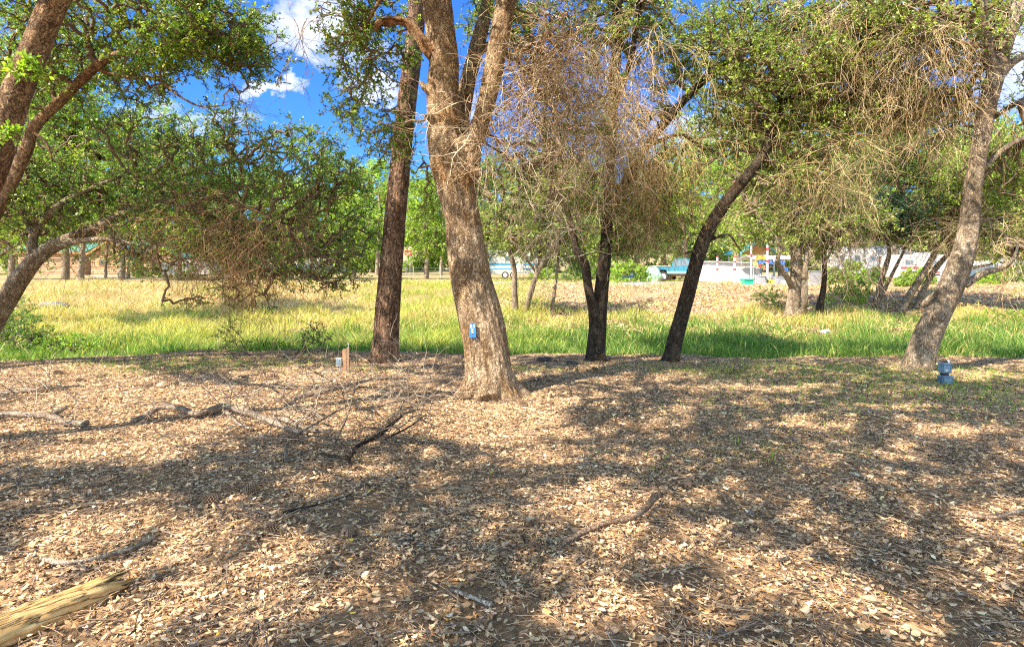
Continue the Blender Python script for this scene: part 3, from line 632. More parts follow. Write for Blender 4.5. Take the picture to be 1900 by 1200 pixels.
# torn stub on the left fork: raw orange wood
q = np.array([[*P(a, b, 6.95), w_*.5*6.95/F] for a, b, w_ in [(806, 100, 26), (792, 88, 20), (778, 66, 17), (762, 47, 15), (742, 38, 13), (722, 41, 13), (706, 40, 12)]])
q2 = np.array([[*P(a, b, 6.93), w_*.5*6.95/F] for a, b, w_ in [(712, 40, 12), (700, 45, 13), (697, 58, 7)]])
V, fl = merge([sweep(catmull(q, .02), 24, 5, .22, .2, fur=.006), sweep(catmull(q2, .02), 12, 6, .3, .3), sweep(catmull(np.array([[*P(a, b, 6.9), w_*.5*6.95/F] for a, b, w_ in [(745, 38, 6), (722, 33, 5), (698, 36, 2)]]), .02), 8, 8, .3, .3), sweep(catmull(np.array([[*P(a, b, 6.97), w_*.5*6.95/F] for a, b, w_ in [(765, 50, 6), (742, 60, 3), (735, 64, 1)]]), .02), 8, 9, .3, .3)])
link('broken_limb', mesh_np('broken_limb', V, fl, M_wood, None, True, hero.location), hero)

tree('twin_oak', 'blackened twin stemmed oak in the swale right of centre', [
    [(1105, 680, YP, 62), (1106, 662, YP, 46), (1108, 630, YP, 40), (1112, 580, YP, 35), (1118, 520, YP, 30), (1124, 460, YP, 27), (1128, 400, YP, 25), (1132, 320, YP, 24), (1136, 240, YP, 23), (1140, 150, YP, 24), (1146, 60, YP, 22), (1150, -40, YP, 18), (1160, -160, YP, 12)],
    [(1104, 610, YP, 24), (1100, 570, 9.6, 22), (1091, 530, 9.55, 20), (1085, 490, 9.5, 20), (1069, 462, 9.5, 17), (1062, 425, 9.5, 14), (1050, 385, 9.5, 10), (1030, 350, 9.5, 6)],
    [(1128, 390, YP, 16), (1165, 330, 9.8, 17), (1205, 265, 9.9, 17), (1245, 215, 10, 18), (1290, 165, 10.1, 17), (1345, 118, 10.2, 15), (1420, 58, 10.3, 12), (1490, 0, 10.4, 8)],
    [(1138, 200, YP, 14), (1165, 130, 9.6, 12), (1180, 60, 9.5, 11), (1186, -20, 9.5, 9)],
    [(1200, 272, 9.9, 10), (1260, 250, 10, 8), (1300, 272, 10, 7), (1340, 290, 10, 4)],
    [(1106, 664, 9.5, 34), (1085, 676, 9.4, 16)], [(1110, 664, 9.5, 34), (1124, 678, 9.4, 14)]],
    [(1300, 60, 10.6, 90, 60, 1, 70), (1130, 30, 9.9, 120, 60, 1.2, 170), (1210, 60, 10.2, 90, 80, 1, 80), (1200, 410, 10, 90, 50, 1, 80), (1080, 360, 9.8, 70, 45, .8, 55), (1160, 455, 9.6, 45, 25, .5, 22), (1370, 70, 10.4, 140, 90, 1.2, 240), (1240, 330, 10.2, 70, 60, .8, 90), (1080, 250, 10.3, 90, 110, .8, 110), (1210, 180, 10.2, 50, 50, .6, 30)],
    M_darkbark, G_OLIVE, leaf=.046, m=4, k=8, ln=.15, voxel=.016, ridge=.06,
    deads=[(1165, 290, 9.5, 75, 130, .6, 80), (1130, 130, 9.4, 80, 120, .7, 60), (1215, 300, 9.7, 50, 90, .5, 30), (1300, 310, 10, 50, 50, .5, 12), (1080, 300, 9.6, 70, 90, .6, 30), (1230, 80, 10, 120, 80, .9, 30)],
    deadkw=dict(steps=10, step=.075, droop=.16, wig=.4, pal=((.54, .38, .19), (.42, .28, .13), (.30, .19, .09), (.58, .48, .28))))

tree('leaning_oak', 'slender dark oak leaning right beside the twin oak', [
    [(1242, 680, YP, 50), (1246, 662, YP, 36), (1256, 620, YP, 33), (1270, 570, YP, 31), (1286, 510, YP, 30), (1303, 455, YP, 30), (1325, 410, YP, 29), (1355, 365, YP, 26), (1392, 320, YP, 23), (1418, 285, 9.8, 22), (1432, 240, 9.8, 20), (1442, 205, 9.8, 18), (1475, 175, 9.9, 15), (1510, 150, 10, 11), (1560, 110, 10, 7)],
    [(1442, 208, 9.8, 12), (1455, 150, 9.8, 10), (1475, 100, 9.8, 8), (1490, 30, 9.8, 6)],
    [(1425, 275, 9.8, 11), (1460, 245, 9.7, 9), (1500, 215, 9.6, 8), (1530, 190, 9.6, 5)],
    [(1308, 450, YP, 8), (1350, 435, 9.6, 6), (1370, 460, 9.6, 4), (1385, 475, 9.6, 2)],
    [(1270, 470, 9.6, 5), (1290, 466, 9.6, 6), (1300, 472, YP, 8)]],
    [(1420, 130, 10, 150, 80, 1.5, 300), (1540, 80, 10.2, 110, 90, 1.3, 210), (1380, 250, 10.3, 80, 50, .8, 90), (1520, 230, 10, 110, 60, 1.1, 170), (1470, 330, 10.1, 90, 40, .7, 60), (1600, 180, 10.2, 80, 70, 1, 110)],
    M_darkbark, G_OLIVE, leaf=.046, m=4, k=8, ln=.15, voxel=.016, ridge=.06,
    deads=[(1450, 320, 9.8, 110, 50, .8, 40), (1540, 280, 9.9, 100, 60, .8, 32), (1420, 180, 9.8, 100, 80, .8, 35), (1530, 90, 9.9, 110, 80, .9, 40)],
    deadkw=dict(steps=9, step=.075, droop=.1, pal=((.56, .45, .25), (.44, .33, .18), (.30, .22, .11))))

YR = 8.65
tree('leaning_oak', 'thick grey oak leaning right with a flared foot beside the blue utility boxes', [
    [(1696, 706, YR, 92), (1700, 688, YR, 66), (1708, 660, YR, 56), (1722, 620, YR, 52), (1740, 580, YR, 50), (1758, 545, YR, 48), (1776, 500, YR, 46), (1792, 450, YR, 41), (1801, 400, YR, 36), (1806, 350, YR, 33), (1814, 300, YR, 32), (1823, 250, YR, 31), (1832, 200, YR, 31), (1842, 160, YR, 33), (1852, 125, YR, 30), (1868, 80, YR, 25), (1886, 20, YR, 23), (1902, -40, YR, 20), (1930, -150, YR, 14)],
    [(1842, 150, YR, 22), (1836, 100, 8.6, 18), (1828, 50, 8.55, 15), (1822, -20, 8.5, 13), (1805, -100, 8.4, 8)],
    [(1848, 150, YR, 18), (1880, 115, 8.6, 16), (1930, 90, 8.6, 14), (1990, 60, 8.6, 8)],
    [(1790, 530, YR, 16), (1822, 508, 8.6, 14), (1855, 498, 8.6, 12), (1880, 480, 8.5, 8), (1890, 450, 8.5, 4)],
    [(1812, 330, YR, 12), (1845, 292, 8.7, 12), (1880, 265, 8.7, 11), (1930, 245, 8.8, 9)],
    [(1736, 590, 8.62, 40), (1727, 582, 8.56, 26)],
    [(1860, 110, YR, 14), (1866, 50, 8.8, 12), (1872, -20, 8.9, 10)],
    [(1700, 690, 8.5, 40), (1668, 704, 8.4, 18)], [(1706, 690, 8.5, 40), (1738, 706, 8.45, 16)]],
    [(1700, 60, 9.2, 150, 80, 1.3, 260), (1850, 50, 9.8, 100, 60, .8, 70), (1740, 200, 9.6, 90, 70, 1, 130), (1870, 320, 9.4, 60, 70, .8, 90), (1880, 440, 9.2, 50, 40, .6, 45), (1640, 200, 9.7, 80, 60, 1, 100), (1600, 40, 9.4, 90, 70, 1, 130), (2000, 150, 9.2, 90, 150, 1, 90)],
    M_grey, G_OLIVE, leaf=.046, m=4, k=8, ln=.15, voxel=.014, ridge=.06, nside=90, fur=.009,
    deads=[(1670, 110, 9, 90, 90, .8, 130), (1720, 190, 8.9, 40, 60, .4, 55), (1830, 180, 8.9, 30, 70, .3, 9), (1870, 400, 9, 50, 60, .6, 40), (1760, 60, 9, 90, 60, .7, 60), (1580, 60, 9.2, 80, 60, .6, 60)],
    deadkw=dict(steps=9, step=.07, droop=.14, pal=((.64, .50, .31), (.50, .37, .21), (.34, .24, .13))))

# an unseen tree added behind the viewer so its crown shades the clearing
tree('oak_tree', 'shading oak standing behind the viewer', [
    np.array([[2.9, -2.6, -.1, .4], [2.85, -2.6, .5, .3], [2.7, -2.4, 2.5, .25], [2.5, -2.0, 4.2, .2], [2.2, -1.4, 5.6, .12], [2.0, -.8, 6.6, .05]]),
    np.array([[2.5, -2.1, 4, .14], [1.0, -1.2, 5.2, .1], [-.8, -.6, 5.9, .05]]), np.array([[2.5, -2, 4.2, .14], [3.8, -.6, 5.2, .1], [4.8, 1.0, 6, .05]]), np.array([[2.3, -1.6, 5, .1], [2.4, .2, 5.9, .07], [2.6, 1.6, 6.3, .03]])],
    [(OV[own == 2], ovk)], M_grey, G_DARK, voxel=.03)

# ------------------------------------------------------------------ middle distance trees on the bank
def mid_tree(label, stems, blobs, pal, barkm=M_grey, leaf=.09, name='oak_tree', deads=(), **kw):
    """stems: first point carries the ground row; depths follow from the ground"""
    b = hit(stems[0][0][0], stems[0][0][1]); Y = b[1]
    L = []
    for s in stems:
        L.append([(a, c+(4 if i == 0 else 0), Y+(0 if i == 0 else dy), w_) for i, (a, c, w_, dy) in enumerate(s)])
    B = [(px, py, Y+dy, rx, ry, rd, n_, *r_) for (px, py, dy, rx, ry, rd, n_, *r_) in blobs]
    D = [(px, py, Y+dy, rx, ry, rd, n_) for (px, py, dy, rx, ry, rd, n_) in deads]
    kw.setdefault('deadkw', dict(steps=8, step=.14, droop=.08, r=.008, pal=((.42, .31, .22), (.33, .23, .16), (.24, .16, .11))))
    return tree(name, label, L, B, barkm, pal, leaf=leaf, m=4, k=8, ln=.3, voxel=.03, nside=20, deads=D, r0=.011, rmax=.07, tr=.005, **kw)
mid_tree('small three stemmed oak on the bank just right of the central oak', [
    [(957, 580, 15, 0), (955, 540, 13, 0), (954, 500, 12, 0), (945, 462, 10, 0), (935, 425, 8, 0), (925, 380, 5, 0)],
    [(975, 580, 12, 0), (985, 540, 11, -.3), (998, 505, 10, -.5), (1020, 465, 9, -.6), (1035, 430, 6, -.6), (1050, 390, 4, -.5)],
    [(972, 580, 11, .3), (990, 530, 10, .5), (1000, 490, 8, .8), (1005, 440, 6, 1)],
    [(998, 505, 7, -.5), (975, 478, 6, -.5), (955, 450, 5, -.4), (940, 420, 3, -.4)]],
    [(970, 400, 0, 90, 60, 1.8, 170), (900, 420, 1, 50, 40, 1, 50), (1040, 430, 0, 50, 40, 1, 60), (980, 320, 1, 80, 60, 1.5, 110)], G_OLIVE, deads=[(980, 370, 0, 90, 60, 1.5, 26)])
mid_tree('thin single stem sapling on the bank left of the twin oak', [
    [(1023, 586, 9, 0), (1026, 560, 9, 0), (1029, 540, 8, 0), (1034, 500, 7, 0), (1037, 460, 6, 0), (1040, 420, 4, 0)], [(1034, 500, 3, 0), (1050, 480, 2, 0), (1060, 460, 1.5, 0)]],
    [(1045, 430, 0, 45, 40, 1, 60), (1065, 480, 0, 30, 20, .6, 18)], G_MID)
mid_tree('stout knotted oak with pale twin stems in front of the cluttered yard', [
    [(1470, 590, 44, 0), (1470, 572, 30, 0), (1474, 540, 26, 0), (1478, 500, 25, 0), (1476, 460, 22, 0), (1474, 420, 18, .2), (1480, 370, 14, .3), (1500, 300, 9, .4), (1510, 220, 5, .5)],
    [(1470, 530, 14, 0), (1458, 510, 12, -.3), (1444, 488, 11, -.4), (1446, 460, 9, -.5), (1440, 440, 8, -.5), (1418, 420, 7, -.5), (1400, 380, 4, -.5)],
    [(1490, 592, 14, -.4), (1493, 560, 13, -.5), (1493, 520, 12, -.5), (1496, 480, 11, -.4), (1500, 440, 10, -.2), (1525, 400, 7, 0), (1550, 350, 4, 0)],
    [(1478, 470, 10, 0), (1495, 450, 9, .3), (1530, 430, 7, .4), (1560, 400, 4, .5)]],
    [(1470, 330, .5, 130, 80, 2.5, 330), (1540, 200, 1, 160, 90, 2.5, 330), (1400, 420, 0, 70, 40, 1.5, 80), (1550, 410, 0, 70, 40, 1.5, 80), (1350, 220, 1.5, 120, 100, 2, 200), (1480, 430, -.4, 80, 25, .6, 40)], G_OLIVE,
    deads=[(1480, 340, -.5, 120, 70, 1.5, 40), (1560, 400, -.5, 60, 40, 1, 20), (1530, 430, -.4, 30, 30, .5, 12)])
mid_tree('short dark stem oak right of the knotted oak', [
    [(1520, 585, 22, 0), (1522, 565, 15, 0), (1528, 535, 12, 0), (1530, 500, 11, 0), (1528, 460, 9, 0), (1530, 410, 6, 0)], [(1529, 490, 6, 0), (1550, 450, 5, 0), (1575, 420, 3, 0)]],
    [(1560, 380, 0, 80, 50, 1.5, 120), (1530, 440, 0, 40, 30, .8, 30)], G_OLIVE, deads=[(1545, 430, 0, 50, 40, .8, 45)], barkm=M_darkbark)
mid_tree('forked oak with teal green crown at right of the yard', [
    [(1627, 566, 16, 0), (1630, 545, 13, 0), (1636, 515, 12, 0), (1645, 490, 11, 0), (1650, 465, 8, 0), (1640, 430, 5, 0)], [(1630, 560, 8, 0), (1645, 530, 8, -.2), (1660, 500, 7, -.3), (1675, 470, 6, -.3), (1690, 440, 4, -.3)]],
    [(1655, 400, -1, 95, 32, 1.5, 230, dict(pal=G_TEAL)), (1640, 420, 0, 110, 30, 1.2, 110), (1620, 300, 1, 120, 70, 2, 220), (1700, 440, 0, 60, 25, 1, 50)], G_MID)
mid_tree('leaning multi stem oak clump behind the thick grey oak', [
    [(1668, 580, 18, 0), (1690, 545, 15, 0), (1712, 510, 14, 0), (1735, 470, 12, 0), (1755, 430, 9, 0), (1780, 370, 6, 0)],
    [(1700, 575, 16, .2), (1712, 540, 13, .4), (1735, 500, 12, .5), (1765, 465, 9, .6), (1800, 420, 6, .6)],
    [(1705, 575, 14, .2), (1720, 558, 12, -.2), (1745, 540, 11, -.4), (1765, 525, 10, -.5), (1800, 500, 7, -.6), (1840, 490, 4, -.6)]],
    [(1760, 360, 0, 110, 60, 2, 220), (1740, 430, 0, 70, 30, 1.2, 70), (1850, 400, 0, 80, 70, 1.5, 150), (1700, 270, 1, 110, 70, 2, 200)], G_OLIVE, deads=[(1860, 410, -.5, 80, 60, 1, 70), (1740, 400, -.3, 60, 40, .8, 40)])
mid_tree('leafy oak leaning in from the right edge of the bank', [
    [(1985, 590, 20, 0), (1970, 520, 16, 0), (1940, 450, 12, 0), (1900, 380, 8, 0)]],
    [(1880, 300, 0, 90, 80, 2, 240), (1960, 400, 0, 90, 80, 2, 150), (1890, 450, 0, 60, 30, 1, 60)], G_LITE)
mid_tree('leafy oak rising beyond the left edge of the meadow', [
    [(-60, 600, 26, 0), (-40, 500, 20, 0), (0, 400, 15, 0), (60, 330, 10, 0), (120, 270, 6, 0)], [(-40, 500, 14, 0), (20, 460, 9, 0), (60, 440, 6, 0)]],
    [(120, 220, 0, 150, 80, 2.2, 420), (40, 330, 0, 110, 90, 1.6, 300), (240, 250, .5, 110, 50, 1.6, 220), (60, 430, 0, 90, 40, 1, 120), (330, 260, .5, 60, 40, 1, 60), (60, 80, 0, 110, 70, 1.5, 160)], G_LITE)
def small_trunk_tree(px, py, w_, top, label, pal=G_MID, crown=(60, 40), n=90, dark=M_grey):
    mid_tree(label, [[(px, py, w_*1.3, 0), (px, py-15, w_, 0), (px+2, (py+top)/2, w_*.9, 0), (px+5, top, w_*.6, 0), (px+2, top-50, w_*.35, 0)]],
             [(px, top-35, 0, crown[0], crown[1], 2.2, n)], pal, dark, leaf=.13)
small_trunk_tree(150, 524, 13, 440, 'grey trunked oak standing alone before the left cabins', crown=(90, 45), n=170)
small_trunk_tree(122, 514, 6, 440, 'thin stemmed oak in front of the left cabin')
small_trunk_tree(196, 515, 6, 430, 'slim pale stem left of the gabled cabin face', G_LITE)
small_trunk_tree(238, 516, 6, 430, 'slim stem crossing the right part of the gabled cabin', G_LITE)
small_trunk_tree(700, 510, 9, 400, 'bright leafed tree just left of the pine trunk', G_LITE, (70, 60), 190)
small_trunk_tree(818, 511, 7, 440, 'bright leafed tree between the pine and the central oak', G_LITE, (60, 50), 170)
small_trunk_tree(1075, 512, 6, 450, 'thin far tree seen past the twin oak stems', G_LITE, (55, 40), 120)
small_trunk_tree(640, 512, 8, 380, 'yellow green tree beyond the tip of the arching oak', G_LITE, (70, 70), 220)

# ------------------------------------------------------------------ far trees
def far_tree(px, Y, top, rx, label, pal, n=420, low=.06, yf=1.45, ls=.0052):
    Y = Y*yf
    x = (px-950)/F*Y; zg = G(x, Y); zt = EYE+(HOR-top)/F*Y; h = zt-zg; r = rx*Y/F
    L = np.array([[x, Y, zg-.2, h*.035], [x+.1, Y, zg+h*.2, h*.026], [x-.2, Y, zg+h*.45, h*.02], [x+.2, Y, zg+h*.7, h*.012], [x, Y, zg+h*.9, h*.005]])
    L2 = np.array([[x-.1, Y, zg+h*.3, h*.014], [x-r*.4, Y, zg+h*.5, h*.009], [x-r*.6, Y, zg+h*.65, h*.004]]); L3 = L2.copy(); L3[:, 0] = 2*x-L2[:, 0]
    pts = []
    for k in range(7):
        f = low+(.93-low)*(k/6); rr = r*(math.sin(math.pi*min(1, max(0, .16+f*.78)))**.6)
        m_ = n//7; a = rng.uniform(0, 6.283, 6); c = np.stack([x+np.cos(a)*rr*rng.uniform(.2, 1, 6), Y+np.sin(a)*rr*.8*rng.uniform(.2, 1, 6), np.full(6, zg+h*f)+rng.normal(0, h*.05, 6)], 1)
        pts.append(c[rng.integers(0, 6, m_)]+rng.normal(0, 1, (m_, 3))*np.array([rr*.17+.2, rr*.17+.2, h*.045]))
    tree('oak_tree', label, [L, L2, L3], [(np.vstack(pts), dict(leaf=ls*Y, m=4, k=8, ln=.012*Y))], M_grey, pal, voxel=0, nside=10, group='trees beyond the road', r0=.02, rmax=.1, tr=.012)
for a in [(-60, 52, 270, 120, 'tall far tree at the left edge behind the cabins', G_LITE), (80, 60, 240, 110, 'far tree rising behind the left cabin', G_MID), (210, 62, 250, 110, 'far tree rising between the two cabins', G_LITE),
          (340, 58, 300, 100, 'far tree right of the gabled cabin', G_MID), (470, 64, 310, 100, 'far tree behind the white trailer on the left', G_LITE), (590, 70, 330, 90, 'far rounded tree left of the pine', G_MID), (690, 60, 320, 70, 'far yellow green tree behind the pine trunk', G_LITE),
          (800, 66, 350, 70, 'far tree in the gap between pine and central oak', G_LITE), (920, 56, 320, 80, 'far tree behind the striped motorhome', G_MID), (1010, 62, 330, 80, 'far tree right of the striped motorhome', G_LITE), (1120, 60, 330, 90, 'far tree behind the twin oak', G_LITE),
          (1230, 58, 300, 90, 'far tree behind the teal pickup', G_MID), (1330, 62, 280, 90, 'far tree between pickup and white shed', G_LITE), (1430, 70, 270, 100, 'far tree behind the teal roofed pavilion', G_MID), (1550, 64, 240, 110, 'far tree behind the cluttered yard', G_LITE),
          (1670, 66, 250, 110, 'far tree behind the brown cabin on the right', G_MID), (1790, 60, 260, 110, 'far tree behind the white trailers on the right', G_LITE), (1910, 62, 240, 110, 'tall far tree at the right edge', G_LITE), (2040, 60, 260, 110, 'far tree just past the right edge', G_MID)]:
    far_tree(*a)
for a in [(430, 330, 80, 'bushy tree beyond the meadow behind the arching oak', G_MID, .3), (540, 350, 70, 'bright tree beyond the meadow near the arching oak tip', G_LITE, .3), (655, 345, 60, 'bushy yellow green tree left of the pine', G_LITE, .25), (790, 330, 55, 'bushy bright tree between pine and central oak', G_LITE, .3),
          (900, 300, 60, 'bushy tree just right of the central oak trunk', G_MID, .35), (1000, 310, 70, 'bushy tree behind the three stemmed oak', G_LITE, .3), (1090, 300, 60, 'bushy tree left of the twin oak main stem', G_LITE, .2), (1180, 290, 60, 'bushy tree between the twin oak and the pickup', G_MID, .25), (1270, 280, 70, 'bushy tree above the teal pickup', G_LITE, .38),
          (1365, 270, 60, 'bushy tree above the white shed', G_LITE, .42), (1450, 260, 70, 'bushy tree above the cluttered yard', G_MID, .45), (1560, 260, 70, 'bushy tree right of the knotted oak', G_LITE, .35), (1660, 260, 70, 'bushy tree above the brown cabin', G_MID, .42), (1760, 270, 60, 'bushy tree left of the thick grey oak crown', G_LITE, .28), (1860, 260, 70, 'bushy tree between the thick grey oak and the frame edge', G_LITE, .3),
          (20, 300, 80, 'bushy bright tree at the left edge beyond the meadow', G_LITE, .3), (120, 280, 70, 'bushy tree above the long cabin', G_LITE, .4), (225, 290, 70, 'bushy tree above the gabled cabin', G_LITE, .42), (330, 320, 60, 'bushy tree above the third cabin', G_LITE, .35)]:
    far_tree(a[0], 53+rng.uniform(-2, 3), a[1], a[2], a[3], a[4], 340, a[5], 1.0, .0042)
# far wooded hills
def hills():
    xs = np.linspace(-900, 900, 140); V = []
    for i, x in enumerate(xs):
        h = 26+9*math.sin(x*.008+1)+5*math.sin(x*.021)+2*math.sin(x*.07)
        for (y, z) in ((260, 0), (300, h*.6+3*math.sin(x*.05)), (350, h), (430, h*1.05), (520, 0)): V.append((x, y, z+5))
    V = np.array(V); i = np.arange(len(xs)-1)[:, None]*5; j = np.arange(4)[None]
    Fq = np.stack([i+j, i+j+5, i+j+6, i+j+1], -1).reshape(-1, 4)
    m, t, b = mat('hill_scrub'); o = t.add('ShaderNodeTexCoord').outputs['Object']; n = t.noise(o, .25, 8, .7)
    t.l.new(t.ramp(n, [(.35, (.04, .07, .03)), (.6, (.14, .15, .07)), (.75, (.3, .25, .12))]), b.inputs['Base Color']); b.inputs['Roughness'].default_value = 1
    tag(link('hills', mesh_np('hills', V, [Fq], m, None, True)), kind='structure')
hills()

# ------------------------------------------------------------------ shrubs
def shrub(px, py, w_, h_, n, label, pal, leaf=.05, m=3, k=7, name='shrub'):
    b = hit(px, py); Y = b[1]; r = w_*.5*Y/F; h = h_*Y/F; root = empty(name, b, label, 'shrub')
    d = unit(n); d[:, 2] = np.abs(d[:, 2]); pts = b+d*np.array([r, r*.7, h])*rng.uniform(.4, 1, (n, 1))**.6
    sk = b+np.array([[0, 0, 0.], [.05, 0, h*.15], [-.05, .03, h*.3], [.1, -.03, h*.25]])
    N, par, ns = attach(sk, pts); wd = [wood(N, par, ns, .003, .015)]
    (tv, tf), (V, Fq, c) = spray(N, par, ns, m, k, .12, leaf, *pal)
    V2, fl = merge(wd+[(tv, tf)]); link('stems', mesh_np('stems', V2, fl, M_twig, None, False, b), root)
    link('foliage', mesh_np('foliage', V, [Fq], M_leaf, c, False, b), root)
shrub(20, 660, 170, 85, 330, 'dense green shrub at the left edge under the arching oak', G_MID)
shrub(130, 662, 150, 45, 180, 'low leafy shrub spreading right from the left edge shrub', G_LITE)
shrub(15, 610, 110, 70, 160, 'shrub tucked behind the arching trunk foot', G_DARK)
shrub(430, 655, 60, 70, 36, 'dark spindly weed standing in the grass left of the stake', G_DARK, .04)
shrub(585, 655, 70, 65, 44, 'dark spindly weed just behind the wooden stake', G_DARK, .04)
shrub(1425, 570, 60, 50, 50, 'dark leafed bush on the bank left of the knotted oak', G_DARK, .07)
shrub(1570, 562, 80, 38, 90, 'low green bush on the bank before the trailer yard', G_LITE, .09)
shrub(1590, 545, 60, 30, 60, 'pale green bush beside the forked oak foot', G_MID, .09)
shrub(1690, 530, 60, 30, 70, 'bright green bush between right hand stems', G_LITE, .1)
shrub(1870, 600, 120, 30, 110, 'low ground shrub on the right slope by the edge', G_LITE, .06)

# ------------------------------------------------------------------ small things near the viewer
def stick(name, label, path, m=M_grey, cat='branch', subs=(), tw=0, twlen=7, twr=.0055, up=.5, group=None, dcol=((.42, .34, .27), (.28, .21, .16), (.16, .11, .085))):
    """branch lying on the ground; path of (px,py,width px)"""
    def mk(p):
        q = []
        for a in p:
            h_ = hit(a[0], a[1]); r = a[2]*.5*h_[1]/F; q.append([h_[0], h_[1], h_[2]+r*.7+.026+(a[3] if len(a) > 3 else 0), r*.82])
        return catmull(np.array(q), .02)
    ps = [mk(path)]+[mk(s) for s in subs]; b = ps[0][0, :3]
    root = empty(name, (b[0], b[1], G(b[0], b[1])), label, cat, group); base = np.array(root.location)
    V, fl = merge([sweep(p, 12, 3+i, .06, .12) for i, p in enumerate(ps)]); link('limb', mesh_np('limb', V, fl, m, None, True, base), root)
    if tw:
        al = np.vstack(ps); st = al[rng.integers(len(al)//8, len(al), tw), :3]
        d0 = unit(tw); d0[:, 2] = np.abs(d0[:, 2])*up+.1
        V, Fq, c = dead(st, steps=twlen, step=.065, droop=.05, wig=.38, r=twr, d0=d0*1.2, gens=2, pal=dcol)
        lo = V[:, 2] < gz(V[:, 0], V[:, 1])+.01; V[lo, 2] = gz(V[lo, 0], V[lo, 1])+.01
        link('twigs', mesh_np('twigs', V, [Fq], M_dead, c, False, base), root)
    return root
M_pale = bark('weathered_limb', (.70, .60, .48), (.50, .41, .32), (.14, .10, .075), 30, .4, None, .008, .06)
M_stick = bark('stick_bark', (.62, .45, .32), (.44, .30, .20), (.09, .06, .045), 34, .4, None, .008, .06)
stick('fallen_branch', 'pale cut branch lying at the left edge with a sawn pink end', [(-30, 790, 14), (10, 780, 15), (50, 779, 14), (95, 784, 16), (120, 793, 13), (160, 797, 17)], M_pale, subs=[[(92, 783, 15), (108, 776, 12, .02), (122, 772, 9, .05)]], tw=12)
stick('fallen_branch', 'long pale crooked limb stretched across the sunlit litter', [(247, 790, 13), (268, 782, 13), (300, 770, 12, .03), (335, 774, 12, .04), (365, 782, 12, .03), (415, 769, 15, .03), (450, 776, 15, .02), (500, 790, 13), (540, 806, 11), (570, 812, 7)], M_pale,
      subs=[[(490, 786, 11), (530, 792, 11, .02), (570, 805, 10), (615, 808, 7)], [(420, 772, 9), (440, 790, 7), (470, 805, 5)]], tw=26, twlen=8)
stick('fallen_branch', 'grey pale limb lying left of the central oak behind the brush', [(530, 760, 9), (560, 748, 11, .03), (600, 742, 11, .04), (650, 728, 9, .05), (700, 716, 6, .05), (760, 712, 4, .04)], M_pale, tw=16, twlen=9, up=.45)
stick('fallen_branch', 'dark curved dead branch with spiky twigs in front of the brush', [(595, 850, 6), (645, 858, 9), (665, 845, 9, .04), (700, 832, 10, .06), (725, 818, 8, .1), (750, 800, 6, .12), (778, 788, 4, .12)], M_darkbark,
      subs=[[(645, 858, 7), (652, 872, 5)], [(715, 830, 5, .04), (760, 815, 4, .08), (790, 795, 3, .1)]], tw=18, twlen=7, dcol=((.12, .09, .07), (.2, .15, .11)))
stick('fallen_branch', 'tangle of thin upright dead twigs in the bright clearing', [(530, 865, 7), (538, 830, 7, .02), (600, 800, 6, .08), (640, 780, 5, .1), (690, 760, 4, .12)], M_grey, subs=[[(530, 865, 7), (580, 850, 6)], [(620, 840, 5, .03), (645, 800, 4, .12), (660, 760, 3, .22)], [(600, 800, 5, .08), (500, 760, 3, .22), (480, 730, 2, .3)]],
      tw=22, twlen=12, up=.5, twr=.0048)
stick('fallen_branch', 'flat grey twig heap beside the central oak foot', [(700, 760, 4), (760, 748, 5, .02), (820, 742, 4, .02), (850, 745, 3)], M_pale, tw=26, twlen=9, up=.35, twr=.0035)
stick('fallen_branch', 'twiggy pale brush left of the long crooked limb', [(150, 720, 4), (90, 730, 6, .02), (20, 735, 8), (-20, 740, 9)], M_pale, tw=30, twlen=7, up=.4)
stick('fallen_stick', 'curved brown stick lying in the right foreground', [(1036, 1032, 9), (1062, 1010, 12), (1090, 996, 13), (1130, 982, 13), (1170, 974, 14), (1198, 962, 15, .02), (1214, 946, 17, .03), (1224, 936, 15, .02)], M_stick)
stick('fallen_stick', 'thin brown stick near the right edge', [(1762, 962, 5), (1800, 967, 9), (1845, 970, 9), (1880, 962, 10), (1930, 955, 9)], M_stick)
stick('fallen_stick', 'knotty grey stick behind the split log', [(76, 1047, 9), (105, 1056, 11), (140, 1055, 9), (190, 1045, 9), (240, 1030, 8), (285, 1010, 6)], M_pale, subs=[[(145, 1054, 5), (160, 1066, 4)]])
stick('fallen_stick', 'dark stick pointing right from the split log end', [(190, 1108, 6), (225, 1098, 8), (260, 1086, 6), (300, 1082, 4)], M_grey)
stick('fallen_stick', 'long thin stick along the bottom left foreground', [(300, 1186, 4), (370, 1172, 6), (430, 1155, 6), (500, 1130, 5)], M_grey)
stick('fallen_stick', 'straight grey stick in the bottom centre', [(836, 1106, 8), (870, 1118, 8), (912, 1136, 10)], M_pale)
stick('fallen_stick', 'short crooked grey stick right of the bottom centre', [(720, 1196, 6), (745, 1184, 7), (800, 1186, 6)], M_pale)
stick('fallen_stick', 'thin dark twig left of the bottom centre', [(525, 960, 4), (570, 950, 5), (610, 940, 4), (650, 925, 3)], M_darkbark)
stick('fallen_stick', 'bent twig on the litter above the knotty grey stick', [(88, 905, 3), (105, 935, 5), (130, 940, 7), (60, 955, 5), (20, 975, 5)], M_grey)
stick('fallen_stick', 'small dark stick beside the bottom left pine cone', [(450, 950, 5), (475, 957, 6), (500, 966, 7)], M_grey)
stick('fallen_stick', 'pale stick between the brush and the bottom left corner', [(130, 945, 4), (165, 943, 5), (200, 940, 4)], M_pale)
stick('fallen_stick', 'short dark stick in the lower right litter', [(1415, 1048, 5), (1440, 1050, 6), (1465, 1047, 6)], M_stick)
stick('fallen_stick', 'thin bent stick right of the curved brown stick', [(1395, 1090, 4), (1430, 1082, 5), (1462, 1076, 4)], M_stick)
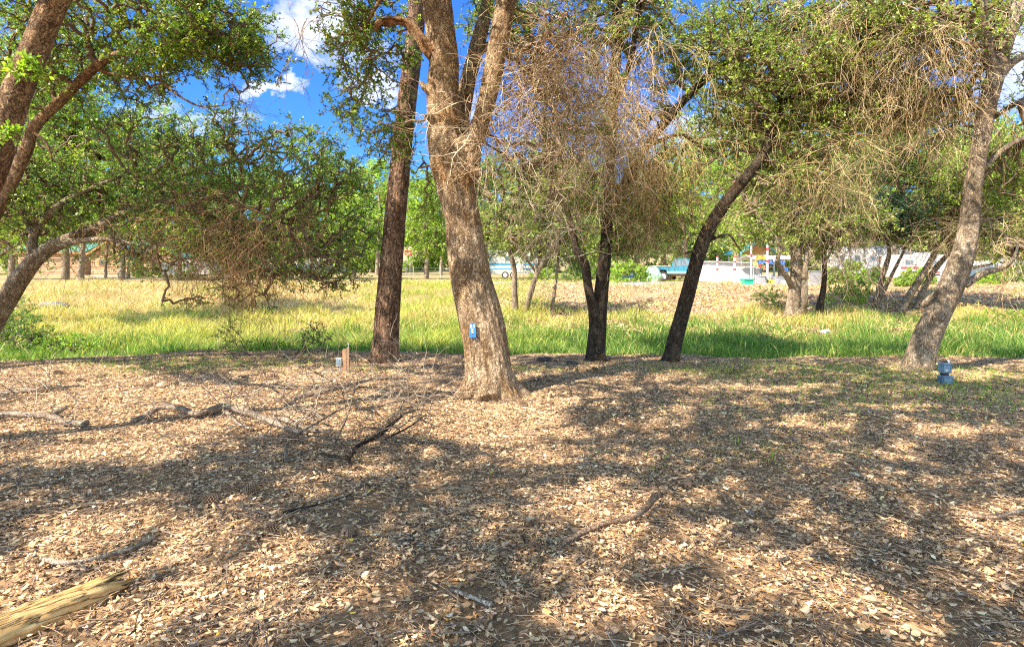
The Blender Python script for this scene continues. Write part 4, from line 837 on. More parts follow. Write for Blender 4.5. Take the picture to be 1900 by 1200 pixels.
# more loose twigs among the leaves, as one mass
n = 420; yy_ = np.sqrt(rng.uniform(2.2**2, 9.5**2, n)); xx_ = rng.uniform(-1, 1, n)*yy_*.95
st = np.stack([xx_, yy_, gz(xx_, yy_)+.03], 1); a = rng.uniform(0, 6.283, n); d0 = np.stack([np.cos(a), np.sin(a), np.zeros(n)+.05], 1)*1.5
V, Fq, c = dead(st, steps=6, step=.05, droop=0, wig=.35, r=.0036, d0=d0, gens=1, pal=((.30, .24, .19), (.17, .13, .10), (.40, .31, .24)))
V[:, 2] = gz(V[:, 0], V[:, 1])+.02+np.clip(V[:, 2]-gz(V[:, 0], V[:, 1]), -.01, .10)*.5+rng.uniform(-.003, .003, len(V))*0
tag(link('fallen_twigs', mesh_np('fallen_twigs', V, [Fq], M_dead, c)), 'loose grey twigs strewn over the leaf litter', 'twigs', kind='stuff')

# split log in the corner
def split_log():
    m, t, b = mat('fresh_split_wood'); o = t.add('ShaderNodeTexCoord').outputs['Object']
    g1 = t.noise(t.scalev(o, (1.2, 24, 24)), 3, 6, .65); g2 = t.noise(t.scalev(o, (1, 9, 9)), 2, 5, .6)
    cc = t.ramp(g1, [(.3, (.38, .19, .055)), (.5, (.68, .43, .17)), (.7, (.80, .57, .28))])
    g3 = t.ramp(t.math('ABSOLUTE', t.math('SUBTRACT', t.noise(t.scalev(o, (1.1, 10, 10)), 2.6, 3, .5), .5)), [(0, 0), (.012, .7), (.03, 1)])
    cc = t.mix(g3, (.16, .08, .03, 1), cc); g1 = t.math('MULTIPLY', g1, g3)
    t.l.new(t.mix(t.ramp(g2, [(.55, 0), (.75, .55)]), cc, (.42, .22, .07, 1)), b.inputs['Base Color']); b.inputs['Roughness'].default_value = .75
    bp = t.add('ShaderNodeBump'); bp.inputs['Strength'].default_value = 1; bp.inputs['Distance'].default_value = .012; t.l.new(g1, bp.inputs['Height']); t.l.new(bp.outputs[0], b.inputs['Normal'])
    A = hit(-90, 1222); B = hit(214, 1096); d = B-A; L = float(np.linalg.norm(d[:2])); ang = math.atan2(d[1], d[0])
    root = empty('split_log', (A[0], A[1], A[2]), 'splintered yellow split log in the bottom left corner', 'log', rz=ang)
    nx, prof0 = 90, [(-.07, .004), (-.078, .035), (-.045, .085), (-.02, .094), (.0, .086), (.018, .06), (.022, .05), (.055, .042), (.068, .02), (.062, .003)]
    prof = []
    for k in range(len(prof0)-1):
        for u_ in (0, .34, .67): prof.append((prof0[k][0]*(1-u_)+prof0[k+1][0]*u_, prof0[k][1]*(1-u_)+prof0[k+1][1]*u_))
    prof.append(prof0[-1]); V = []; np_ = len(prof); gr = [random.uniform(-.005, .004)+(-.012 if k % 7 == 5 else 0) for k in range(np_)]
    for i in range(nx):
        s = i/(nx-1)
        for k, (yv, zv) in enumerate(prof):
            end = .055*math.sin(k*2.7+1)+.03*math.sin(k*5.1); taper = 1-.25*s-.12*max(0, (s-.85)/.15)
            x = s*(L+end) ; n_ = .002*math.sin(x*31+k*2.1)+.0018*math.sin(x*67+k*4.3)+gr[k]*(.6+.6*math.sin(x*4+k))
            V.append((x, (yv*taper+n_)*1.35, max(.002, zv*1.25*(1-.12*s)+n_*.9)))
    V = np.array(V); i = np.arange(nx-1)[:, None]*np_; j = np.arange(np_)[None]; jn = (j+1) % np_
    Fq = np.stack([i+j, i+jn, i+np_+jn, i+np_+j], -1).reshape(-1, 4)
    V = np.vstack([V, V[-np_:].mean(0)-np.array([.03, 0, 0]), V[:np_].mean(0)]); e = (nx-1)*np_; j = np.arange(np_)
    Ft = np.vstack([np.stack([j*0+nx*np_, e+j, e+(j+1) % np_], 1), np.stack([j*0+nx*np_+1, (j+1) % np_, j], 1)])
    link('wood', mesh_np('wood', V, [Ft, Fq], m), root)
    mb = MB()
    for k in range(16):
        x0 = L-.05+random.uniform(-.05, .03); yv = random.uniform(-.05, .05); z0 = random.uniform(.03, .075)
        mb.cyl((x0, yv, z0), (x0+random.uniform(.05, .11), yv+random.uniform(-.01, .01), z0+random.uniform(-.01, .012)), .006, .001, 5)
    mb.build('splinters', m, root)
    mb = MB(); mb.cyl((.12, .105, .03), (.34, .112, .055), .006, .003, 6); mb.build('sliver', m, root)
split_log()

# pine cones
def cone_mesh():
    parts = []; cs = []
    for i in range(70):
        t = i/69; a = i*2.39996; h = -.055+.11*t; r = .034*math.sin(math.pi*(.12+.83*t))**.7
        c = np.array([math.cos(a)*r*.6, math.sin(a)*r*.6, h]); out = np.array([math.cos(a), math.sin(a), .35*(t-.3)]); out /= np.linalg.norm(out)
        side = np.array([-math.sin(a), math.cos(a), 0])*.010; tip = c+out*.020; upv = np.array([0, 0, .006])
        V = np.array([c-side*.6-upv, c+side*.6-upv, tip+side-upv*.2, tip-side-upv*.2, c-side*.6+upv*.3, c+side*.6+upv*.3, tip+side+upv*.5, tip-side+upv*.5])
        Fq = np.array([[0, 1, 2, 3], [4, 7, 6, 5], [0, 4, 5, 1], [1, 5, 6, 2], [2, 6, 7, 3], [3, 7, 4, 0]]); parts.append((V, Fq))
    V, fl = merge(parts); return mesh_np('pine_cone', V, fl, simple('pine_cone', (.30, .20, .13), .85, 0, .5, 60, 0))
cm = cone_mesh()
cones = [(418, 656, 'pale pine cone on the litter edge, right of its dark twin'), (400, 657, 'dark pine cone touching the pale one on the litter edge'), (418, 698, 'dark pine cone below the pair on the litter edge'), (506, 702, 'dark pine cone right of the trunk shadow'),
         (277, 721, 'pine cone alone in the sunny left litter'), (108, 697, 'pine cone in the shade streak at far left'), (150, 712, 'light pine cone left of the lone sunny one'), (971, 756, 'pine cone at the right foot of the central oak'),
         (1008, 712, 'dark pine cone behind the central oak foot'), (1104, 690, 'largest dark pine cone in front of the twin oak'), (1070, 692, 'pine cone left of the largest by the twin oak'), (1052, 690, 'pine cone nearest the grass by the twin oak'), (1108, 679, 'pine cone right at the twin oak root'),
         (466, 918, 'brown pine cone beside the small dark stick'), (391, 938, 'spiny pine cone left of the brown cone in the foreground'), (1276, 908, 'dark pine cone beyond the tip of the curved stick'), (1882, 838, 'pine cone at the right edge of the litter'), (1781, 700, 'pine cone right of the blue utility boxes'),
         (645, 1000, 'black weathered pine cone in the lower centre left'), (505, 995, 'dark pine cone near the bottom left stick'), (1270, 700, 'tiny far pine cone before the slender dark oak')]
for px, py, lb in cones:
    h_ = hit(px, py); o = link('pine_cone', cm); o.location = (h_[0], h_[1], h_[2]+.045); s = rng.uniform(.65, .95)
    o.scale = (s, s, s); o.rotation_euler = (R(rng.uniform(60, 110)), R(rng.uniform(-20, 20)), rng.uniform(0, 6.28)); tag(o, lb, 'pine cone', 'pine cones on the litter')
# burnt chunks and stones
def rock(name, px, py, w_, h_, label, m, cat='rock', seed=0):
    b = hit(px, py); Y = b[1]; bm = bmesh.new(); bmesh.ops.create_icosphere(bm, subdivisions=4, radius=1); g = np.random.default_rng(seed); ph = g.uniform(0, 6.28, 9)
    for v_ in bm.verts:
        p = v_.co; k = 1+.16*math.sin(3*p.x+ph[0])*math.sin(2.6*p.y+ph[1])+.12*math.sin(5*p.z+ph[2]+2*p.x)+.05*math.sin(11*p.x+ph[3])*math.sin(9*p.y+7*p.z)
        p.xyz = (max(-.86, min(.86, p.x*k)), p.y*k, max(-.8, min(.8, p.z*k)))
        p.x *= w_*.5*Y/F; p.y *= w_*.4*Y/F; p.z *= h_*.6*Y/F
    me = bpy.data.meshes.new(name); bm.to_mesh(me); bm.free(); me.materials.append(m)
    for p in me.polygons: p.use_smooth = True
    o = link(name, me, None, (b[0], b[1], b[2]+h_*.33*Y/F)); o.rotation_euler.z = g.uniform(-.4, .4); return tag(o, label, cat)
M_rock = simple('grey_stone', (.22, .20, .19), .9, 0, .45, 9, .8); M_char = simple('charred_wood', (.05, .043, .04), .9, 0, .5, 30, .8)
rock('boulder', 97, 578, 50, 22, 'grey boulder half hidden in the dry grass at left', M_rock, 'boulder', 2)
rock('stone', 1283, 834, 14, 9, 'small grey stone in the centre right litter', M_rock, 'stone', 3)
rock('stone', 1390, 953, 14, 9, 'small blue grey stone right of the curved stick', M_rock, 'stone', 4)
rock('stone', 810, 1143 , 9, 6, 'tiny dark stone near the bottom centre', M_rock, 'stone', 5)
for i, (px, py, w_, h_, lb) in enumerate([(1010, 672, 30, 12, 'low charred clump between central oak and twin oak'), (1030, 685, 44, 9, 'flat black charred patch left of the twin oak foot'), (1062, 678, 26, 10, 'charred clump touching the twin oak foot'), (800, 683, 40, 8, 'dark charred clump left of the central oak'), (985, 690, 36, 8, 'charred clump nearest the central oak right side')]):
    rock('charred_wood', px, py, w_, h_, lb, M_char, 'charred wood', 20+i)
# crumpled pale cloth in the grass
M_cloth = simple('pale_blue_plastic', (.55, .68, .75), .5, 0, .2, 20, .6)
rock('crumpled_bag', 1530, 618, 16, 7, 'crumpled pale blue bag lying at the far grass edge', M_cloth, 'bag', 31)

# ------------------------------------------------------------------ plaque on the central oak
M_blue = simple('blue_enamel', (.02, .14, .46), .45, 0, .12, 40, .05); M_white = simple('white_paint', (.62, .62, .62), .5, 0, .05, 10, 0)
M_yel = simple('yellow_paint', (.75, .55, .08), .5, 0, .1, 10, 0); M_blk = simple('black_paint', (.02, .02, .025), .5, 0, .1, 10, 0)
sg = empty('plaque', P(877, 613, 6.735), 'blue plaque reading B3 fixed to the central oak trunk', 'sign'); sg.rotation_euler = (R(-3), R(-3), R(-22))
MB().box((0, 0, 0), (.084, .006, .165), bevel=.002).build('plate', M_blue, sg)
MB().cyl((0, -.001, .074), (0, -.009, .074), .0035, n=10).cyl((0, -.001, -.074), (0, -.009, -.074), .0035, n=10).build('nails', M_blk, sg)
fc = bpy.data.curves.new('lettering', 'FONT'); fc.body = 'B3'; fc.size = .058; fc.extrude = .0008; fc.space_character = 1.12; fc.align_x = 'CENTER'; fc.materials.append(M_white)
fo = bpy.data.objects.new('lettering_source', fc); COL.objects.link(fo); bpy.context.view_layer.update()
fm = bpy.data.meshes.new_from_object(fo.evaluated_get(bpy.context.evaluated_depsgraph_get())); bpy.data.objects.remove(fo)
fo = link('lettering', fm, sg); fo.data.materials.clear(); fo.data.materials.append(M_white); fo.location = (0, -.0045, .030); fo.rotation_euler = (R(90), 0, 0)
MB().cyl((-.003, -.003, .006), (-.003, -.0055, .006), .0145, n=18).build('emblem', M_yel, sg)
MB().box((.001, -.0045, -.021), (.020, .003, .017)).build('emblem', M_white, sg)
MB().box((.001, -.0045, -.038), (.012, .003, .010)).build('emblem', M_blk, sg)

# ------------------------------------------------------------------ utility posts
M_post = simple('old_post', (.30, .19, .12), .85, 0, .35, 25, .5); M_reds = simple('rusty_post', (.36, .21, .12), .85, 0, .4, 25, .5)
M_box = simple('grey_plastic', (.42, .45, .47), .4, 0, .15, 20, .1); M_bluebox = simple('blue_grey_box', (.10, .19, .29), .42, .1, .25, 18, .1); M_darkpost = simple('dark_post', (.045, .035, .03), .8, 0, .3, 20, .4)
M_face = simple('box_face', (.16, .26, .36), .4, 0, .12, 20, .1); M_green = simple('moss_paint', (.2, .32, .10), .7, 0, .3, 20, .2)
b = hit(640, 692); s = b[1]/F
ro = empty('utility_post', b, 'short rusty post with a small grey outlet box left of the pine', 'post')
MB().box((-.4*s, 0, 21*s), (7*s, 7*s, 46*s), bevel=.004).build('post', M_reds, ro)
bx = MB().box((-10*s, -.02, 21*s), (10*s, .06, 15*s), bevel=.005).build('outlet_box', M_box, ro)
MB().box((-11*s, -.055, 22*s), (7*s, .008, 10*s), bevel=.002).build('cover', M_face, bx)
MB().cyl((-8*s, -.02, 1*s), (-8*s, -.02, 13*s), .010, n=10).build('conduit', M_box, ro)
b = hit(646, 694); ro = empty('stake', b, 'tall thin wooden stake with a small knob beside the rusty post', 'stake')
MB().box((0, 0, 24*s), (5*s, 5*s, 50*s), bevel=.003).build('shaft', M_post, ro)
MB().cyl((.5*s, 0, 49*s), (.5*s, 0, 55*s), .006, n=8).cyl((.5*s, 0, 54*s), (.5*s, 0, 57*s), .012, .009, n=10).build('knob', M_box, ro)
b = hit(681, 705); pass
b = hit(1753, 713); s = b[1]/F
ro = empty('utility_post', b, 'dark post with two blue grey outlet boxes beside the thick grey oak', 'post')
MB().box((4.5*s, .05, 21*s), (10*s, .075, 44*s), bevel=.004).build('post', M_darkpost, ro)
MB().cyl((9*s, .02, 40*s), (9*s, .02, 45*s), .014, n=10).build('cap', M_white, ro)
bx = MB().box((-3*s, -.03, 31*s), (17*s, .09, 17*s), bevel=.006).build('outlet_box', M_bluebox, ro)
l_ = MB().box((-4.8*s, -.083, 30.5*s), (11*s, .018, 12*s), bevel=.004).box((-3*s, -.035, 39.7*s), (18*s, .11, 1.6*s)).build('lid', M_face, bx)
MB().box((-5.5*s, -.094, 28*s), (4*s, .004, 2*s)).build('latch', M_white, bx)
MB().cyl((-1*s, 0, 12*s), (-1*s, 0, 24*s), .012, n=10).build('conduit', M_darkpost, ro)
bx = MB().box((-3*s, -.04, 8*s), (21*s, .11, 16*s), bevel=.006).build('outlet_box', M_bluebox, ro)
MB().box((-5*s, -.101, 8*s), (14*s, .014, 11.5*s), bevel=.004).box((-3*s, -.045, 16.4*s), (22*s, .13, 1.5*s)).build('lid', M_face, bx)

# ------------------------------------------------------------------ cabins
def siding(name, c1, c2, pitch):
    m, t, b = mat(name); o = t.add('ShaderNodeTexCoord').outputs['Object']; sp = t.add('ShaderNodeSeparateXYZ'); t.l.new(o, sp.inputs[0])
    n = t.noise(t.scalev(o, (.6, .6, 6)), 3, 5); f = t.math('FRACT', t.math('DIVIDE', sp.outputs[2], pitch)); idx = t.math('FLOOR', t.math('DIVIDE', sp.outputs[2], pitch))
    wn = t.add('ShaderNodeTexWhiteNoise', noise_dimensions='1D'); t.l.new(idx, wn.inputs['W'])
    t.l.new(t.mix(t.math('MULTIPLY_ADD', wn.outputs[0], .5, t.math('MULTIPLY', n, .5)), c1+(1,), c2+(1,)), b.inputs['Base Color']); b.inputs['Roughness'].default_value = .8
    return m
M_log = siding('log_siding', (.36, .19, .10), (.62, .42, .26), .2)
M_trim = simple('orange_trim', (.50, .22, .07), .7, 0, .2, 20, .2); M_groof = simple('green_metal_roof', (.12, .32, .26), .45, .2, .15, 6, .1); M_glass = simple('window_glass', (.04, .05, .06), .08, 0, .1, 3, 0)
M_concrete = simple('pale_footing', (.5, .49, .46), .9, 0, .15, 8, .3)
def cabin(label, px, py, wpx, hpx, gable_px, rz, gable=True, door=None):
    b = hit(px, py); s = b[1]/F; W = wpx*s; Hh = hpx*s; D = 5.5; G_ = gable_px*s
    r = empty('log_cabin', b, label, 'cabin', rz=rz)
    mb = MB(); nl = int(Hh/.2)
    mb.box((0, D/2, Hh/2), (W-.16, D-.16, Hh))
    for i in range(nl+1):
        z = .1+i*.2
        mb.cyl((-W/2, 0, z), (W/2, 0, z), .112, n=10); mb.cyl((-W/2, D, z), (W/2, D, z), .112, n=10)
        mb.cyl((-W/2, 0, z), (-W/2, D, z), .108, n=10); mb.cyl((W/2, 0, z), (W/2, D, z), .108, n=10)
    k = 1
    if gable:
        z = Hh+.1
        while z < Hh+G_-.05:
            hw = W/2*(1-(z-Hh)/G_); mb.cyl((-hw, 0, z), (hw, 0, z), .112, n=10); z += .2
        mb.prism([(-W/2+.05, Hh), (W/2-.05, Hh), (0, Hh+G_-.05)], .05, D-.05)
    mb.build('wall', M_log, r)
    ov = .35
    if gable:
        roof = MB()
        for sgn in (-1, 1):
            a = Vector((0, 0, Hh+G_+.12)); e = Vector((sgn*(W/2+ov), 0, Hh+.12-G_*ov/(W/2)))
            d = (e-a); q = Matrix.Rotation(-math.atan2(d.z, d.x) if sgn > 0 else -math.atan2(d.z, d.x), 4, 'Y').to_quaternion()
            roof.box(((a.x+e.x)/2, D/2, (a.z+e.z)/2+(.0 if sgn > 0 else .002)), (d.length, D+.9, .07), rot=q)
        ro_ = roof.build('roof', M_groof, r)
        fb = MB()
        for sgn in (-1, 1):
            a = Vector((0, 0, Hh+G_+.04)); e = Vector((sgn*(W/2+ov), 0, Hh+.04-G_*ov/(W/2))); d = e-a
            fb.box(((a.x+e.x)/2, -.48+(.003 if sgn > 0 else 0), (a.z+e.z)/2), (d.length, .05, .2), rot=Matrix.Rotation(-math.atan2(d.z, d.x), 4, 'Y').to_quaternion())
        fb.build('bargeboard', M_trim, ro_)
    else:
        d = Vector((0, D/2+.4, G_)); 
        roof = MB()
        roof.box((0, D/4-.2, Hh+G_/2+.1), (W+.8, math.hypot(D/2+.45, G_), .07), rot=Matrix.Rotation(math.atan2(G_, D/2+.45), 4, 'X').to_quaternion())
        roof.box((0, D*3/4+.2, Hh+G_/2+.102), (W+.8, math.hypot(D/2+.45, G_), .07), rot=Matrix.Rotation(-math.atan2(G_, D/2+.45), 4, 'X').to_quaternion())
        ro_ = roof.build('roof', M_groof, r); MB().box((0, -.5, Hh-.02), (W+.8, .05, .2)).build('bargeboard', M_trim, ro_)
    MB().box((0, D/2, -.35), (W+.12, D+.2, .9)).build('footing', M_concrete, r)
    if door:
        dx = door*s; dd = MB().box((dx, -.13, 1.0), (.85, .05, 2.0), bevel=.01).build('door', M_trim, r); MB().cyl((dx+.3, -.15, 1), (dx+.3, -.2, 1), .03, n=8).build('handle', M_box, dd)
    wdw = MB().box((-W*.22, -.13, Hh*.6), (.9, .06, .8), bevel=.01).build('window', M_trim, r); MB().box((-W*.22, -.165, Hh*.6), (.72, .012, .62)).build('pane', M_glass, wdw)
    return r
cabin('log cabin with long eave wall at far left behind the arching trunk', 96, 511, 110, 42, 16, R(8), gable=False)
cabin('log cabin with an orange edged gable seen under the arching branch', 208, 512, 82, 42, 22, R(-6))
cabin('third log cabin mostly behind twigs right of the gabled cabin', 300, 513, 66, 36, 18, R(-4))

# ------------------------------------------------------------------ vehicles, trailers, yard
M_teal = simple('teal_paint', (.03, .20, .31), .3, .2, .1, 4, 0); M_tealg = simple('faded_green_panel', (.22, .48, .38), .4, .1, .15, 6, 0); M_rust = simple('rust', (.42, .17, .06), .85, 0, .4, 20, .3)
M_chrome = simple('chrome', (.62, .62, .62), .2, .9, .1, 10, 0); M_tyre = simple('tyre_rubber', (.03, .03, .03), .85, 0, .2, 30, .3); M_rim = simple('white_rim', (.72, .70, .66), .4, .1, .1, 20, 0)
M_cwht = simple('trailer_white', (.56, .56, .54), .5, 0, .28, 2.2, 0); M_stripe = simple('blue_stripe', (.06, .30, .50), .4, 0, .1, 4, 0); M_wglass = simple('vehicle_glass', (.10, .16, .22), .06, 0, .1, 3, 0)
M_lamp = simple('amber_lens', (.75, .25, .03), .25, 0, .1, 20, 0); M_navy = simple('navy_paint', (.04, .12, .30), .3, .2, .1, 4, 0)
def wheel(parent, x, y, z, r):
    w_ = MB().cyl((x, y-.12, z), (x, y+.12, z), r, n=24).build('wheel', M_tyre, parent); MB().cyl((x, y-.135, z), (x, y-.118, z), r*.62, n=20).cyl((x, y-.15, z), (x, y-.13, z), r*.2, n=12).build('rim', M_rim, w_)
b = hit(1268, 523); s = b[1]/F
t_ = empty('pickup_truck', (b[0]+.45, b[1]+1.2, b[2]), 'teal pickup truck with lifted wheels parked by the gravel road', 'truck'); t_.rotation_euler.z = R(-36)
U = 5.1/2
body = MB()
prof = [(-2.55, .62), (-2.55, 1.18), (-.75, 1.2), (-.75, 1.22), (1.15, 1.2), (2.2, 1.12), (2.5, 1.05), (2.52, .62), (1.95, .62), (1.8, .95), (1.35, .95), (1.2, .6), (-1.05, .6), (-1.2, .95), (-1.7, .95), (-1.85, .62)]
body.prism(prof, -.9, .9); body.build('body', M_teal, t_)
cabm = MB(); cabm.prism([(-.8, 1.2), (-.62, 1.82), (.45, 1.84), (1.1, 1.21)], -.78, .78); cb = cabm.build('cab', M_teal, t_)
MB().prism([(-.66, 1.25), (-.54, 1.72), (-.02, 1.74), (-.02, 1.25)], -.795, -.783).build('side_window', M_wglass, cb)
MB().prism([(.06, 1.25), (.06, 1.74), (.42, 1.75), (.93, 1.25)], -.796, -.784).build('side_window', M_wglass, cb)
MB().poly([(.52, -.7, 1.8), (1.06, -.7, 1.26), (1.06, .7, 1.26), (.52, .7, 1.8)]).build('windscreen', M_wglass, cb).location = (.02, 0, .02)
MB().box((-1.65, 0, 1.24), (1.7, 1.9, .04)).build('bed_rim', M_chrome, t_)
MB().box((-.0, -.912, .75), (2.2, .02, .16)).build('lower_trim', M_tealg, t_)
MB().box((2.62, 0, .62), (.16, 1.86, .2), bevel=.03).build('bumper', M_chrome, t_)
MB().box((2.535, 0, .92), (.04, 1.3, .22)).build('grille', M_chrome, t_)
for q_ in (-.72, .72): MB().box((2.54, q_, .94), (.05, .26, .18)).build('headlight', M_cwht, t_)
MB().box((2.2, -.91, .98), (.26, .02, .12)).build('indicator', M_lamp, t_)
MB().box((0, 0, .52), (3.8, .9, .18)).build('chassis', M_rust, t_)
for wx in (-1.45, 1.58):
    wheel(t_, wx, -.8, .40, .40); wheel(t_, wx, .8, .40, .40)
MB().box((.75, -.93, 1.3), (.16, .12, .14)).build('mirror', M_tyre, t_)
# green tarped load left of the pickup
rock('tarped_load', 1214, 523, 30, 34, 'pale green tarp heap behind the teal pickup', simple('green_tarp', (.30, .48, .36), .5, 0, .3, 5, .8), 'tarp', 41)
# dark blue car low behind the ridge
b = hit(1207, 521); t_ = empty('parked_car', (b[0], b[1]+4, b[2]-.55), 'dark blue car sunk behind the road edge left of the pickup', 'car')
MB().prism([(-2.1, .35), (-2.15, .85), (-1.3, .95), (1.2, .95), (2.1, .8), (2.15, .35)], -.85, .85).build('body', M_navy, t_)
c_ = MB().prism([(-1.3, .95), (-.8, 1.4), (.5, 1.4), (1.15, .96)], -.74, .74).build('cabin', M_navy, t_)
MB().prism([(-1.12, .99), (-.72, 1.34), (-.08, 1.34), (-.08, .99)], -.76, -.745).build('side_window', M_cwht, c_); MB().prism([(.0, .99), (.0, 1.34), (.45, 1.34), (.95, .99)], -.76, -.745).build('side_window', M_wglass, c_)
for wx in (-1.3, 1.3): wheel(t_, wx, -.78, .32, .32)
# motorhomes and trailers
def trailer(px, py, wpx, hpx, label, stripe=M_stripe, name='travel_trailer', rz=0, nw=3, far=0):
    b = hit(px, py); Y = b[1]+far; s = Y/F; W = wpx*s; Hh = hpx*s
    x0 = (px-950)/F*Y
    r = empty(name, (x0, Y, G(x0, Y)), label, 'trailer', rz=rz); z0 = .45
    mb = MB(); c = .25
    mb.prism([(-W/2, z0), (-W/2, z0+Hh-c), (-W/2+c, z0+Hh), (W/2-c*1.6, z0+Hh), (W/2, z0+Hh-c*2.4), (W/2, z0+c), (W/2-.2, z0)], 0, 2.3); bd = mb.build('body', M_cwht, r)
    MB().box((0, -.012, z0+Hh*.42), (W*.98, .02, Hh*.09)).box((0, -.012, z0+Hh*.22), (W*.98, .02, Hh*.05)).build('stripe', stripe, bd)
    for i in range(nw):
        wx = -W*.36+i*W*.72/max(1, nw-1); wi = MB().box((wx, -.02, z0+Hh*.66), (W*.14, .04, Hh*.24), bevel=.01).build('window', M_box, r); MB().box((wx, -.045, z0+Hh*.66), (W*.115, .012, Hh*.18)).build('pane', M_wglass, wi)
    MB().box((W*.18, -.02, z0+Hh*.42), (.62, .035, Hh*.72), bevel=.01).build('door', M_cwht, r)
    for wx in (-.4, .4): wheel(r, wx, .1, .36, .34)
    MB().box((0, 1.1, z0+Hh+.1), (.9, .7, .2), bevel=.04).build('roof_vent', M_box, r)
    MB().box((W/2+.5, 1.1, .5), (1.0, .1, .1)).build('hitch', M_tyre, r)
    return r
trailer(945, 519, 110, 44, 'white motorhome with blue stripes between central oak and bank oak', far=3)
trailer(590, 518, 90, 30, 'white trailer with blue windows behind the arching oak twigs', far=4)
trailer(345, 519, 90, 24, 'low white trailer behind the arching oak left side', M_box, far=3)
trailer(1730, 524, 120, 42, 'white trailer with red trim behind the leaning clump', simple('red_stripe', (.5, .06, .06), .4, 0, .1, 4, 0), far=5)
trailer(1590, 523, 80, 50, 'pale trailer behind the cluttered yard right side', M_box, far=7)
trailer(1875, 524, 90, 28, 'low white trailer at the right edge beyond the road', far=9)
# silver car at the right edge, rubbish row
b = hit(1850, 522); t_ = empty('parked_car', (b[0], b[1]+1.5, b[2]-.1), 'blue grey car parked at the right edge beyond the road', 'car')
MB().prism([(-2.1, .35), (-2.15, .85), (-1.3, .95), (1.2, .95), (2.1, .8), (2.15, .35)], -.85, .85).build('body', M_bluebox, t_)
MB().prism([(-1.3, .95), (-.8, 1.4), (.5, 1.4), (1.15, .96)], -.74, .74).build('cabin', M_wglass, t_)
for wx in (-1.3, 1.3): wheel(t_, wx, -.78, .32, .32)
# white shed
b = hit(1378, 524); s = b[1]/F; r = empty('shed', (b[0]+.0, b[1]+1.5, b[2]), 'plain white shed wall left of the cluttered yard', 'shed'); W = 96*s; Hh = 38*s
MB().prism([(-W/2, 0), (-W/2, Hh), (W/2, Hh*.93), (W/2, 0)], 0, 2.6).build('wall', M_cwht, r); MB().prism([(-W/2-.15, Hh+.003), (-W/2-.15, Hh+.09), (W/2+.15, Hh*.93+.09), (W/2+.15, Hh*.93+.003)], -.15, 2.8).build('roof', M_box, r)
MB().box((W*.3, -.02, Hh*.4), (.8, .05, Hh*.75), bevel=.01).build('door', M_box, r)
# striped barber-like poles
M_redp = simple('red_paint', (.62, .05, .04), .5, 0, .15, 10, 0)
def flagpole(px, py, top, label, wd=3.5, name='painted_pole'):
    b = hit(px, py); s = b[1]/F; r = empty(name, b, label, 'pole'); Hh = (py-top)*s
    MB().cyl((0, 0, 0), (0, 0, Hh), wd*.5*s, n=10).build('pole', M_cwht, r)
    for i in range(2):
        z = Hh*(.5+.3*i); MB().cyl((0, 0, z), (0, 0, z+Hh*.07), wd*.5*s+.004, n=10).build('band', M_redp, r)
    MB().cyl((0, 0, Hh), (0, 0, Hh+3*s), wd*.6*s, .01, n=10).build('finial', M_redp, r)
flagpole(1394, 525, 430, 'tall thin pole with red bands in front of the pavilion')
flagpole(1363, 525, 478, 'short red banded post at the shed corner', 5)
flagpole(1331, 525, 478, 'white post with red tip left of the shed', 4)
flagpole(1424, 525, 450, 'white pole with red bands in the middle of the cluttered yard', 4)
# teal roofed pavilion
b = hit(1405, 522); s = (b[1]+8)/F; x0 = (1405-950)*s; r = empty('pavilion', (x0, b[1]+8, G(x0, b[1]+8)), 'open pavilion with a teal gable roof behind the shed', 'pavilion')
W = 74*s; Hh = 46*s; gp = 24*s
for sx in (-1, 1):
    for yv in (0, 3): MB().box((sx*W*.42, yv, Hh/2), (.14, .14, Hh)).build('post', M_cwht, r)
rf = MB()
for sgn in (-1, 1):
    d = Vector((sgn*W/2, 0, -gp)); rf.box((sgn*W/4, 1.5, Hh+gp/2+(0.0 if sgn > 0 else .002)), (d.length, 4.4, .09), rot=Matrix.Rotation(-math.atan2(d.z, d.x), 4, 'Y').to_quaternion())
rf.build('roof', simple('teal_roof', (.12, .52, .58), .4, .1, .12, 6, 0), r); MB().prism([(-W*.4, Hh), (W*.4, Hh), (0, Hh+gp*.8)], -.2, -.1).build('gable', M_trim, r)
# green bin
b = hit(1373, 526); s = b[1]/F; r = empty('green_bin', (b[0], b[1]-1, G(b[0], b[1]-1)), 'bright green storage bin in front of the picket fence', 'bin')
mb = MB(); W = 17*s*.5; Hh = 9*s
mb.prism([(-W*.85, .0), (-W, Hh), (W, Hh), (W*.85, 0)], -.3, .3); M_gb = simple('green_plastic', (.02, .50, .33), .4, 0, .08, 4, 0); mb.build('body', M_gb, r); MB().box((0, 0, Hh+.03), (W*2.12, .7, .06), bevel=.015).build('lid', M_gb, r)
# picket fence
b = hit(1395, 526); s = b[1]/F; r = empty('picket_fence', (b[0], b[1]-.3, G(b[0], b[1]-.3)), 'low white picket fence with an arched gate before the yard', 'fence')
for i in range(24): 
    x_ = (i-12)*3.1*s; h_ = .55+.06*math.sin(i*1.7)
    MB().box((x_, 0, h_/2+.05), (.05, .03, h_), bevel=.004).build('picket', M_cwht, r)
MB().box((0, .03, .2), (76*s, .03, .05)).box((0, .03, .46), (76*s, .03, .05)).build('rail', M_cwht, r)
